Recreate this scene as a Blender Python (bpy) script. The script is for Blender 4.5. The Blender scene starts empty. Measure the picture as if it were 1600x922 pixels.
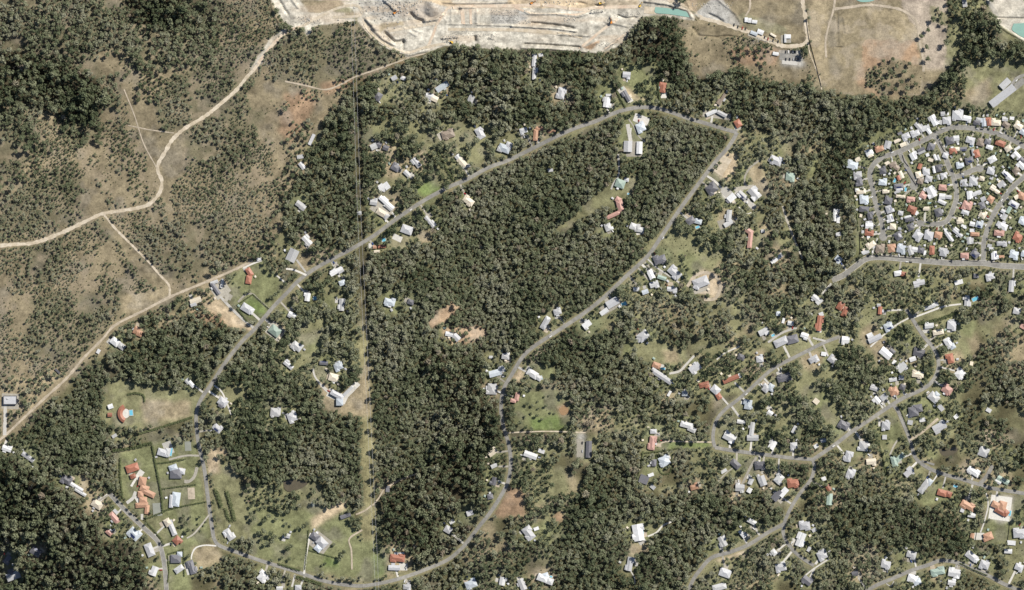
import bpy, math, random
import numpy as np
from mathutils import Vector

random.seed(7)
rng = np.random.default_rng(11)
S = bpy.context.scene
R = math.radians

# ------------------------------------------------------------------ camera, sky, sun, exposure
cam_d = bpy.data.cameras.new('camera')
cam = bpy.data.objects.new('camera', cam_d)
S.collection.objects.link(cam)
cam.location = (0, 0, 8000)
cam_d.sensor_width = 36
cam_d.lens = 36 * 8000 / 1600
cam_d.clip_start = 50
cam_d.clip_end = 30000
S.camera = cam

SUN_AZ = R(50)          # clockwise from the top of the picture
SUN_EL = R(47)
sd = Vector((math.sin(SUN_AZ) * math.cos(SUN_EL), math.cos(SUN_AZ) * math.cos(SUN_EL), math.sin(SUN_EL)))
w = bpy.data.worlds.new('World')
S.world = w
w.use_nodes = True
wn = w.node_tree
bg = wn.nodes['Background']
sky = wn.nodes.new('ShaderNodeTexSky')
sky.sky_type = 'NISHITA'
sky.sun_disc = False
sky.sun_elevation = SUN_EL
sky.sun_rotation = SUN_AZ
sky.altitude = 100
wn.links.new(sky.outputs['Color'], bg.inputs['Color'])
bg.inputs['Strength'].default_value = 0.07
sun_d = bpy.data.lights.new('sun', 'SUN')
sun_d.energy = 4.8
sun_d.angle = R(0.5)
sun_d.color = (1.0, 0.945, 0.85)
sun = bpy.data.objects.new('sun', sun_d)
S.collection.objects.link(sun)
sun.rotation_euler = sd.to_track_quat('Z', 'Y').to_euler()
sun.location = sd * 3000
S.view_settings.view_transform = 'Standard'
S.view_settings.look = 'None'
S.view_settings.gamma = 1
S.view_settings.use_curve_mapping = False
S.view_settings.exposure = 0.73

# ------------------------------------------------------------------ helpers
def lin(r, g, b, k=0.8):
    f = lambda c: ((c / 255 + 0.055) / 1.055) ** 2.4 if c > 10 else c / 255 / 12.92
    return (f(r) * k, f(g) * k, f(b) * k)

def tag(o, label=None, cat=None, group=None, kind=None):
    if label: o['label'] = label
    if cat: o['category'] = cat
    if group: o['group'] = group
    if kind: o['kind'] = kind
    return o

def mesh(name, v, f, mat=None, smooth=False):
    m = bpy.data.meshes.new(name)
    m.from_pydata([tuple(p) for p in v], [], f)
    if mat: m.materials.append(mat)
    if smooth:
        m.polygons.foreach_set('use_smooth', [True] * len(m.polygons))
    m.update()
    return m

def obj(name, m, parent=None, loc=(0, 0, 0), rz=0.0):
    o = bpy.data.objects.new(name, m)
    S.collection.objects.link(o)
    o.location = loc
    o.rotation_euler = (0, 0, rz)
    if parent: o.parent = parent
    return o

def empty(name, loc, rz=0.0):
    o = bpy.data.objects.new(name, None)
    S.collection.objects.link(o)
    o.location = loc
    o.rotation_euler = (0, 0, rz)
    o.empty_display_size = 2
    return o

class MB:
    def __init__(s): s.v = []; s.f = []
    def add(s, v, f):
        n = len(s.v); s.v += list(v); s.f += [tuple(i + n for i in q) for q in f]
    def box(s, cx, cy, z0, z1, w, d, a=0.0, tx=1.0, ty=1.0):
        c, n = math.cos(a), math.sin(a)
        v = []
        for z, kx, ky in ((z0, 1, 1), (z1, tx, ty)):
            for sx, sy in ((-1, -1), (1, -1), (1, 1), (-1, 1)):
                x, y = sx * w / 2 * kx, sy * d / 2 * ky
                v.append((cx + x * c - y * n, cy + x * n + y * c, z))
        s.add(v, [(3, 2, 1, 0), (4, 5, 6, 7), (0, 1, 5, 4), (1, 2, 6, 5), (2, 3, 7, 6), (3, 0, 4, 7)])
    def beam(s, p, q, t, t2=None):
        p = Vector(p); q = Vector(q); d = q - p
        if d.length < 1e-6: return
        u = d.cross(Vector((0, 0, 1)))
        if u.length < 1e-4: u = Vector((1, 0, 0))
        u.normalize(); w_ = d.cross(u).normalized(); t2 = t2 or t
        v = []
        for c, r in ((p, t / 2), (q, t2 / 2)):
            for sx, sy in ((-1, -1), (1, -1), (1, 1), (-1, 1)):
                v.append(tuple(c + u * sx * r + w_ * sy * r))
        s.add(v, [(3, 2, 1, 0), (4, 5, 6, 7), (0, 1, 5, 4), (1, 2, 6, 5), (2, 3, 7, 6), (3, 0, 4, 7)])
    def cyl(s, cx, cy, z0, z1, r0, r1, n=10):
        v = []
        for z, r in ((z0, r0), (z1, r1)):
            for i in range(n):
                a = 2 * math.pi * i / n
                v.append((cx + r * math.cos(a), cy + r * math.sin(a), z))
        f = [(i, (i + 1) % n, n + (i + 1) % n, n + i) for i in range(n)]
        s.add(v, f + [tuple(range(n - 1, -1, -1)), tuple(range(n, 2 * n))])
    def mesh(s, name, mat): return mesh(name, s.v, s.f, mat)
    def build(s, name, mat, parent=None, loc=(0, 0, 0), rz=0.0): return obj(name, s.mesh(name, mat), parent, loc, rz)

# value noise on arrays
_tab = rng.random((256, 256))
def vnoise(x, y):
    xi = np.floor(x).astype(int); yi = np.floor(y).astype(int)
    fx = x - xi; fy = y - yi
    fx = fx * fx * (3 - 2 * fx); fy = fy * fy * (3 - 2 * fy)
    a = _tab[xi & 255, yi & 255]; b = _tab[(xi + 1) & 255, yi & 255]
    c = _tab[xi & 255, (yi + 1) & 255]; d = _tab[(xi + 1) & 255, (yi + 1) & 255]
    return (a * (1 - fx) + b * fx) * (1 - fy) + (c * (1 - fx) + d * fx) * fy
def fbm(x, y, s, o=4):
    x = np.asarray(x, float); y = np.asarray(y, float)
    r = 0; k = 0.5; t = 0
    for i in range(o):
        r = r + k * vnoise(x / s + 17.3 * i, y / s + 9.1 * i); t += k; k *= 0.5; s = s / 2.03
    return r / t

def seg_dist(px, py, pts):
    """distance of arrays to a polyline"""
    best = np.full(np.shape(px), 1e9)
    for (x0, y0), (x1, y1) in zip(pts[:-1], pts[1:]):
        dx, dy = x1 - x0, y1 - y0
        L = dx * dx + dy * dy + 1e-9
        t = np.clip(((px - x0) * dx + (py - y0) * dy) / L, 0, 1)
        best = np.minimum(best, np.hypot(px - x0 - t * dx, py - y0 - t * dy))
    return best

def inpoly(px, py, poly):
    r = np.zeros(np.shape(px), bool)
    n = len(poly)
    for i in range(n):
        x0, y0 = poly[i]; x1, y1 = poly[(i + 1) % n]
        if y0 == y1: continue
        c = ((y0 > py) != (y1 > py)) & (px < (x1 - x0) * (py - y0) / (y1 - y0) + x0)
        r ^= c
    return r

def smooth_line(pts, step=3.0, closed=False):
    """Catmull-Rom through the points, resampled"""
    P = [np.array(p, float) for p in pts]
    Q = [2 * P[0] - P[1]] + P + [2 * P[-1] - P[-2]]
    out = []
    for i in range(1, len(Q) - 2):
        n = max(1, int(np.linalg.norm(Q[i + 1] - Q[i]) / step))
        for k in range(n):
            t = k / n
            a, b, c, d = Q[i - 1], Q[i], Q[i + 1], Q[i + 2]
            out.append(0.5 * (2 * b + (c - a) * t + (2 * a - 5 * b + 4 * c - d) * t * t + (3 * b - 3 * c + d - a) * t ** 3))
    out.append(P[-1])
    return [(float(p[0]), float(p[1])) for p in out]

# ground plan is drawn in map units: x to the right, y downwards, 1 unit = 1 m; world = (x-800, 461-y)
def W(x, y): return x - 800.0, 461.0 - y

def gauss(d, s): return np.exp(-(d / s) ** 2)
def height(x, y):
    """gentle natural relief of the land, map coordinates in, metres out"""
    x = np.asarray(x, float); y = np.asarray(y, float)
    h = 9 * (fbm(x + 400, y + 400, 210, 2) - 0.5)
    # hillside falling away to the bottom left corner
    nx, ny = -0.68, 0.733
    t = (x - 20) * nx + (y - 712) * ny
    h = h - 62 * np.clip((t - 4) / 190, 0, 1) ** 1.15
    # gullies
    h = h - 15 * gauss(seg_dist(x, y, [(760, 480), (745, 600), (735, 690), (705, 790), (690, 900)]), 52)
    h = h - 14 * gauss(seg_dist(x, y, [(-40, 60), (60, 110), (110, 165), (150, 200)]), 42)
    h = h - 10 * gauss(seg_dist(x, y, [(180, -20), (250, 20), (330, 45)]), 34)
    h = h - 9 * gauss(seg_dist(x, y, [(1290, 240), (1280, 330), (1260, 420), (1140, 470), (1010, 620)]), 45)
    h = h - 9 * gauss(seg_dist(x, y, [(690, 120), (760, 190), (830, 260), (760, 380)]), 45)
    h = h + 6 * gauss(seg_dist(x, y, [(340, 600), (440, 460), (640, 325), (830, 235), (1000, 170)]), 90)
    # level work areas
    k = np.clip((110 - y) / 40, 0, 1) * np.clip((x - 380) / 60, 0, 1)
    h = h * (1 - k)
    k = np.clip((x - 1300) / 40, 0, 1) * np.clip((y - 150) / 30, 0, 1) * np.clip((440 - y) / 40, 0, 1)
    return h * (1 - 0.75 * k)
_hx, _hy = np.meshgrid(np.arange(-120, 1725, 4.0), np.arange(-120, 1045, 4.0))
_HG = height(_hx, _hy)
def hz(x, y):
    u = min(max((x + 120) / 4, 0), _HG.shape[1] - 1.001); v = min(max((y + 120) / 4, 0), _HG.shape[0] - 1.001)
    i, j = int(v), int(u); fu, fv = u - j, v - i
    return float((_HG[i, j] * (1 - fu) + _HG[i, j + 1] * fu) * (1 - fv) + (_HG[i + 1, j] * (1 - fu) + _HG[i + 1, j + 1] * fu) * fv)

# ------------------------------------------------------------------ materials
ALB = 0.75      # bleached-looking print values down to real reflectances
def mat(name, col, rough=0.9, noise=0.18, nscale=0.6, rand=0.0, bump=0.0, spec=0.25, col2=None, c2scale=0.05, metal=0.0, attr=None, bscale=None):
    col = tuple(c * ALB for c in col); col2 = tuple(c * ALB for c in col2) if col2 else None
    m = bpy.data.materials.new(name)
    m.use_nodes = True
    nt = m.node_tree; N = nt.nodes; L = nt.links
    b = N['Principled BSDF']
    b.inputs['Roughness'].default_value = rough
    b.inputs['Specular IOR Level'].default_value = spec
    b.inputs['Metallic'].default_value = metal
    geo = N.new('ShaderNodeNewGeometry')
    if attr:
        at = N.new('ShaderNodeAttribute'); at.attribute_name = attr
        cur = at.outputs['Color']
    else:
        rgb = N.new('ShaderNodeRGB'); rgb.outputs[0].default_value = (*col, 1); cur = rgb.outputs[0]
    if col2:
        n2 = N.new('ShaderNodeTexNoise'); n2.inputs['Scale'].default_value = c2scale; n2.inputs['Detail'].default_value = 5
        L.new(geo.outputs['Position'], n2.inputs['Vector'])
        cr = N.new('ShaderNodeValToRGB'); cr.color_ramp.elements[0].position = 0.42; cr.color_ramp.elements[1].position = 0.58
        L.new(n2.outputs['Fac'], cr.inputs['Fac'])
        mx = N.new('ShaderNodeMix'); mx.data_type = 'RGBA'
        L.new(cr.outputs['Color'], mx.inputs['Factor']); L.new(cur, mx.inputs[6]); mx.inputs[7].default_value = (*col2, 1)
        cur = mx.outputs[2]
    if noise:
        n1 = N.new('ShaderNodeTexNoise'); n1.inputs['Scale'].default_value = nscale; n1.inputs['Detail'].default_value = 6; n1.inputs['Roughness'].default_value = 0.7
        L.new(geo.outputs['Position'], n1.inputs['Vector'])
        mr = N.new('ShaderNodeMapRange'); mr.inputs['From Min'].default_value = 0.3; mr.inputs['From Max'].default_value = 0.7
        mr.inputs['To Min'].default_value = 1 - noise; mr.inputs['To Max'].default_value = 1 + noise
        L.new(n1.outputs['Fac'], mr.inputs['Value'])
        sc = N.new('ShaderNodeVectorMath'); sc.operation = 'SCALE'
        L.new(cur, sc.inputs[0]); L.new(mr.outputs[0], sc.inputs['Scale']); cur = sc.outputs[0]
    if rand:
        oi = N.new('ShaderNodeObjectInfo')
        mr = N.new('ShaderNodeMapRange'); mr.inputs['To Min'].default_value = 1 - rand; mr.inputs['To Max'].default_value = 1 + rand
        L.new(oi.outputs['Random'], mr.inputs['Value'])
        sc = N.new('ShaderNodeVectorMath'); sc.operation = 'SCALE'
        L.new(cur, sc.inputs[0]); L.new(mr.outputs[0], sc.inputs['Scale']); cur = sc.outputs[0]
    L.new(cur, b.inputs['Base Color'])
    if bump:
        n3 = N.new('ShaderNodeTexNoise'); n3.inputs['Scale'].default_value = bscale or nscale; n3.inputs['Detail'].default_value = 6
        L.new(geo.outputs['Position'], n3.inputs['Vector'])
        bp = N.new('ShaderNodeBump'); bp.inputs['Strength'].default_value = 1.0; bp.inputs['Distance'].default_value = bump
        L.new(n3.outputs['Fac'], bp.inputs['Height']); L.new(bp.outputs['Normal'], b.inputs['Normal'])
    return m

def leaf_mat(name, stops, val=0.25):
    """foliage: the tone value of each tree picks its hue, small noise breaks it up"""
    m = bpy.data.materials.new(name); m.use_nodes = True
    nt = m.node_tree; N = nt.nodes; L = nt.links
    b = N['Principled BSDF']; b.inputs['Roughness'].default_value = 0.7; b.inputs['Specular IOR Level'].default_value = 0.2
    at = N.new('ShaderNodeAttribute'); at.attribute_type = 'INSTANCER'; at.attribute_name = 'tone'
    cr = N.new('ShaderNodeValToRGB')
    el = cr.color_ramp.elements
    while len(el) < len(stops): el.new(0.5)
    for e, (p, c) in zip(el, stops): e.position = p; e.color = (*c, 1)
    L.new(at.outputs['Fac'], cr.inputs['Fac'])
    geo = N.new('ShaderNodeNewGeometry')
    n1 = N.new('ShaderNodeTexNoise'); n1.inputs['Scale'].default_value = 0.55; n1.inputs['Detail'].default_value = 4
    L.new(geo.outputs['Position'], n1.inputs['Vector'])
    mr = N.new('ShaderNodeMapRange'); mr.inputs['From Min'].default_value = 0.3; mr.inputs['From Max'].default_value = 0.7
    mr.inputs['To Min'].default_value = 1 - val; mr.inputs['To Max'].default_value = 1 + val
    L.new(n1.outputs['Fac'], mr.inputs['Value'])
    sc = N.new('ShaderNodeVectorMath'); sc.operation = 'SCALE'
    L.new(cr.outputs['Color'], sc.inputs[0]); L.new(mr.outputs[0], sc.inputs['Scale'])
    L.new(sc.outputs[0], b.inputs['Base Color'])
    tr = N.new('ShaderNodeBsdfTranslucent'); L.new(sc.outputs[0], tr.inputs['Color'])
    mix = N.new('ShaderNodeMixShader'); mix.inputs[0].default_value = 0.14
    L.new(b.outputs[0], mix.inputs[1]); L.new(tr.outputs[0], mix.inputs[2])
    L.new(mix.outputs[0], N['Material Output'].inputs['Surface'])
    return m

M = {}
M['ground'] = mat('ground_cover', (0.2, 0.2, 0.1), noise=0.30, nscale=0.35, bump=0.5, bscale=0.5, attr='gcol', spec=0.1)
M['asphalt'] = mat('asphalt', (0.205, 0.2, 0.186), noise=0.24, nscale=0.25, rand=0.04, col2=(0.255, 0.247, 0.226), c2scale=0.06, spec=0.2)
M['asphalt_dark'] = mat('asphalt_dark', (0.13, 0.13, 0.13), noise=0.16, nscale=0.4, spec=0.2)
M['concrete'] = mat('concrete', (0.47, 0.455, 0.42), noise=0.15, nscale=0.4, rand=0.22, spec=0.2)
M['gravel'] = mat('gravel_drive', (0.33, 0.31, 0.265), noise=0.22, nscale=0.4, rand=0.15, spec=0.1)
M['sand_track'] = mat('sandy_track', (0.50, 0.44, 0.35), noise=0.2, nscale=0.25, col2=(0.42, 0.36, 0.27), c2scale=0.08, bump=0.3, spec=0.1)
M['clay_track'] = mat('clay_track', (0.36, 0.31, 0.24), noise=0.22, nscale=0.25, col2=(0.43, 0.37, 0.29), c2scale=0.06, bump=0.3, spec=0.1)
M['wall'] = mat('rendered_wall', (0.55, 0.52, 0.46), noise=0.06, nscale=0.7, rand=0.25)
M['brick_wall'] = mat('brick_wall', (0.30, 0.17, 0.115), noise=0.15, nscale=2, rand=0.2)
RC = {'W': ((0.485, 0.49, 0.495), 0.32, 'white'), 'G': ((0.40, 0.405, 0.42), 0.16, 'grey'), 'D': ((0.125, 0.125, 0.14), 0.25, 'charcoal'),
      'T': ((0.40, 0.235, 0.155), 0.12, 'orange tiled'), 'P': ((0.42, 0.25, 0.21), 0.12, 'salmon tiled'), 'R': ((0.295, 0.125, 0.082), 0.2, 'red-brown'),
      'B': ((0.245, 0.20, 0.16), 0.18, 'brown'), 'C': ((0.57, 0.51, 0.41), 0.16, 'cream'), 'N': ((0.27, 0.345, 0.30), 0.15, 'pale green'),
      'U': ((0.41, 0.45, 0.49), 0.16, 'pale blue')}
for k, (c, rd, nm) in RC.items():
    M['roof_' + k] = mat('roof_' + nm.replace(' ', '_').replace('-', '_'), c, rough=0.55, noise=0.16, nscale=0.45, rand=rd, spec=0.3)
M['solar'] = mat('solar_cell', (0.028, 0.04, 0.105), rough=0.35, noise=0.2, nscale=1.5, spec=0.5)
M['pool'] = mat('pool_water', (0.13, 0.42, 0.56), rough=0.12, noise=0.1, nscale=0.5, spec=0.5)
M['turquoise'] = mat('settling_water', (0.22, 0.365, 0.315), rough=0.12, noise=0.06, nscale=0.1, spec=0.5)
M['muddy'] = mat('muddy_water', (0.095, 0.082, 0.055), rough=0.12, noise=0.15, nscale=0.15, spec=0.5)
M['bark'] = mat('bark', (0.20, 0.165, 0.13), noise=0.3, nscale=2)
M['timber'] = mat('weathered_timber', (0.16, 0.125, 0.095), noise=0.25, nscale=2, rand=0.2)
M['steel'] = mat('galvanised_steel', (0.52, 0.53, 0.53), rough=0.5, noise=0.08, nscale=2, metal=0.3)
M['wire'] = mat('aluminium_wire', (0.4, 0.4, 0.4), rough=0.5, noise=0.0)
M['tyre'] = mat('tyre_rubber', (0.03, 0.03, 0.03), noise=0.1)
M['glass'] = mat('dark_glass', (0.03, 0.035, 0.04), rough=0.1, noise=0, spec=0.5)
for k, c in {'white': (0.75, 0.75, 0.74), 'silver': (0.45, 0.46, 0.47), 'dark': (0.035, 0.037, 0.042), 'red': (0.35, 0.04, 0.03), 'blue': (0.05, 0.09, 0.25), 'orange': (0.62, 0.24, 0.04), 'yellow': (0.65, 0.42, 0.06)}.items():
    M['car_' + k] = mat('paint_' + k, c, rough=0.3, noise=0.03, spec=0.5)
LEAF = leaf_mat('gum_foliage', [(0.0, (0.060, 0.075, 0.039)), (0.3, (0.106, 0.121, 0.068)), (0.6, (0.152, 0.163, 0.100)), (0.88, (0.198, 0.200, 0.140)), (1.0, (0.195, 0.160, 0.118))], 0.2)
SHRUB = leaf_mat('shrub_foliage', [(0.0, (0.056, 0.072, 0.03)), (0.5, (0.112, 0.125, 0.06)), (1.0, (0.178, 0.166, 0.10))])
# ------------------------------------------------------------------ map: roads, tracks
# key: (points, width, words for the street, start of the count, words for the left side, words for the right side)
WEST = [(334, 841), (330, 816), (325, 778), (319, 731), (310, 691), (307, 650), (314, 625), (333, 597), (352, 567), (377, 535), (400, 512), (425, 482), (450, 456), (465, 440), (487, 423), (513, 408), (540, 394), (560, 383), (585, 368), (610, 349), (637, 330), (665, 312), (700, 293), (730, 280), (763, 262), (795, 250), (838, 229), (870, 213), (900, 200), (930, 190), (952, 180), (975, 172), (1000, 168), (1025, 169), (1050, 176), (1075, 185), (1100, 192), (1130, 201), (1152, 207)]
BOTTOM = [(334, 841), (342, 852), (370, 863), (410, 877), (462, 893), (507, 908), (550, 915), (580, 914), (625, 904), (663, 891), (700, 875), (725, 854)]
MIDDLE = [(725, 854), (750, 821), (766, 801), (785, 771), (795, 748), (798, 720), (795, 695), (787, 668), (783, 645), (784, 620), (789, 603), (800, 585), (815, 560), (832, 543), (862, 523), (900, 498), (925, 480), (950, 459), (980, 430), (1012, 400), (1033, 370), (1050, 345), (1065, 323), (1088, 292), (1103, 272), (1120, 250), (1138, 230), (1152, 207)]
CORNER = [(172, 772), (190, 791), (210, 811), (235, 834), (248, 848), (254, 866), (258, 891), (260, 920), (261, 960)]
COLLECTOR = [(1300, 438), (1318, 430), (1338, 415), (1355, 404), (1380, 402), (1425, 406), (1488, 411), (1535, 411), (1563, 415), (1600, 417), (1660, 421)]
RING = [(1380, 371), (1378, 348), (1370, 325), (1364, 298), (1359, 275), (1362, 262), (1370, 252), (1384, 244), (1405, 237), (1430, 225), (1450, 216), (1470, 205), (1480, 201), (1495, 199), (1515, 200), (1535, 203), (1555, 208), (1570, 213), (1585, 220), (1598, 228), (1612, 240), (1660, 300)]
CULA = [(1406, 237), (1410, 248), (1415, 257), (1420, 267), (1425, 277), (1428, 290)]
INNER = [(1459, 212), (1465, 220), (1471, 230), (1476, 242), (1483, 262), (1488, 273), (1492, 285), (1494, 298), (1494, 312), (1490, 325), (1484, 339), (1477, 347), (1466, 350), (1450, 350), (1438, 349)]
CULC = [(1489, 276), (1498, 275), (1510, 270), (1522, 265), (1531, 263)]
EASTST = [(1536, 409), (1537, 393), (1537, 380), (1540, 368), (1544, 355), (1550, 341), (1556, 328), (1563, 318), (1570, 308), (1580, 295), (1590, 285), (1600, 276), (1618, 256)]
LANE = [(1312, 526), (1288, 535), (1262, 548), (1238, 560), (1216, 571), (1200, 582), (1175, 605), (1155, 623), (1133, 640), (1119, 658), (1114, 682), (1117, 699)]
LINK = [(1117, 699), (1138, 703), (1175, 708), (1200, 711), (1232, 715), (1270, 718)]
LOOP = [(1270, 718), (1288, 706), (1308, 692), (1330, 675), (1363, 653), (1390, 635), (1413, 621), (1438, 610), (1455, 598), (1465, 580), (1466, 562), (1458, 543), (1443, 525), (1430, 505), (1416, 483)]
SIDE = [(1396, 633), (1403, 642), (1409, 656), (1418, 677), (1424, 695), (1431, 716), (1450, 731), (1475, 741), (1500, 748), (1530, 757), (1550, 763), (1600, 771), (1660, 780)]
SIDEB = [(1530, 757), (1542, 744), (1551, 727)]
BEND = [(1270, 718), (1272, 730), (1267, 749), (1250, 771), (1236, 793), (1226, 816), (1224, 834), (1232, 851), (1248, 868), (1272, 884)]
DIAG = [(1226, 818), (1200, 832), (1170, 851), (1140, 863), (1113, 871), (1096, 888), (1081, 910), (1066, 950)]
BRIGHT = [(1330, 940), (1365, 917), (1395, 904), (1425, 891), (1450, 883), (1470, 876), (1495, 879), (1520, 889), (1545, 900), (1570, 913), (1610, 930)]
TRAIL = [(395, 408), (340, 433), (270, 462), (225, 485), (180, 508), (160, 530), (130, 560), (105, 590), (70, 622), (40, 650), (8, 680), (-40, 720)]
STREETS = {
 'WEST': (WEST, 5.9, 'the long western road', 'its south end', 'west', 'east'),
 'BOTTOM': (BOTTOM, 5.6, 'the bottom road', 'its west end', 'north', 'south'),
 'MIDDLE': (MIDDLE, 5.9, 'the winding middle road', 'its south end', 'west', 'east'),
 'CORNER': (CORNER, 6.2, 'the short bottom-left street', 'its top end', 'north-east', 'south-west'),
 'COLLECTOR': (COLLECTOR, 8, 'the road below the estate', 'its west end', 'north', 'south'),
 'RING': (RING, 6.8, "the estate's ring street", 'its south-west turning circle', 'outer', 'inner'),
 'CULA': (CULA, 6.5, "the estate's short dead-end", 'its top', 'east', 'west'),
 'INNER': (INNER, 7, "the estate's inner crescent", 'its top', 'east', 'west'),
 'CULC': (CULC, 7, "the estate's small eastern spur", 'its junction', 'north', 'south'),
 'EASTST': (EASTST, 6.8, "the estate's eastern street", 'its south end', 'west', 'east'),
 'LANE': (LANE, 5.4, 'the straight south-east lane', 'its top end', 'south-east', 'north-west'),
 'LINK': (LINK, 5.6, 'the short link road', 'its west end', 'north', 'south'),
 'LOOP': (LOOP, 5.9, 'the looping south-east road', 'its south end', 'upper-left', 'lower-right'),
 'SIDE': (SIDE, 5.6, 'the descending south-east street', 'its top end', 'upper', 'lower'),
 'BEND': (BEND, 5.4, 'the bending southern street', 'its top end', 'east', 'west'),
 'DIAG': (DIAG, 5.8, 'the diagonal bottom road', 'its upper end', 'lower-right', 'upper-left'),
 'BRIGHT': (BRIGHT, 5.8, 'the bottom-right road', 'its west end', 'north', 'south'),
 'TRAIL': (TRAIL, 3.8, 'the fire trail', 'its upper end', 'south-east', 'north-west'),
}
TRACKS = [  # (points, width, material)
 ([(-40, 388), (0, 384), (20, 382), (55, 379), (100, 362), (150, 338), (165, 333), (215, 325), (236, 317), (250, 300), (253, 282), (247, 268), (248, 255), (258, 238), (270, 218), (290, 200), (320, 182), (345, 162), (370, 140), (385, 121), (396, 110)], 5.5, 'sand_track'),
 ([(163, 336), (180, 357), (205, 382), (230, 407), (250, 430), (264, 446), (265, 464)], 3.2, 'sand_track'),
 ([(194, 140), (210, 180), (225, 225), (245, 262)], 1.8, 'clay_track'),
 ([(200, 196), (235, 203), (272, 208)], 1.6, 'clay_track'),
 ([(445, 127), (475, 133), (507, 140), (530, 133), (555, 120), (590, 108), (640, 90), (665, 83)], 2.4, 'clay_track'),
 ([(1223, 322), (1232, 350), (1243, 378), (1254, 404)], 3.2, 'gravel'),
 ([(1254, -40), (1254, 0), (1258, 25), (1260, 44), (1262, 60), (1254, 70), (1225, 72), (1200, 63), (1180, 53), (1150, 44), (1120, 34), (1096, 28), (1082, 19), (1066, 8), (1046, 0), (1030, -20)], 6, 'sand_track'),
 ([(1306, -20), (1303, 12), (1295, 40), (1290, 65), (1291, 90)], 3, 'clay_track'),
 ([(1304, 14), (1330, 11), (1352, 8), (1375, 9), (1407, 15), (1427, 28), (1435, 45), (1437, 66), (1442, 90), (1443, 112)], 4, 'clay_track'),
 ([(1262, 62), (1266, 85), (1280, 120), (1284, 140)], 1.6, 'sand_track'),
 ([(7, 680), (8, 650), (8, 632)], 5, 'concrete'),
 ([(1165, 25), (1172, 10), (1170, -20)], 3, 'clay_track'),
]
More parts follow.
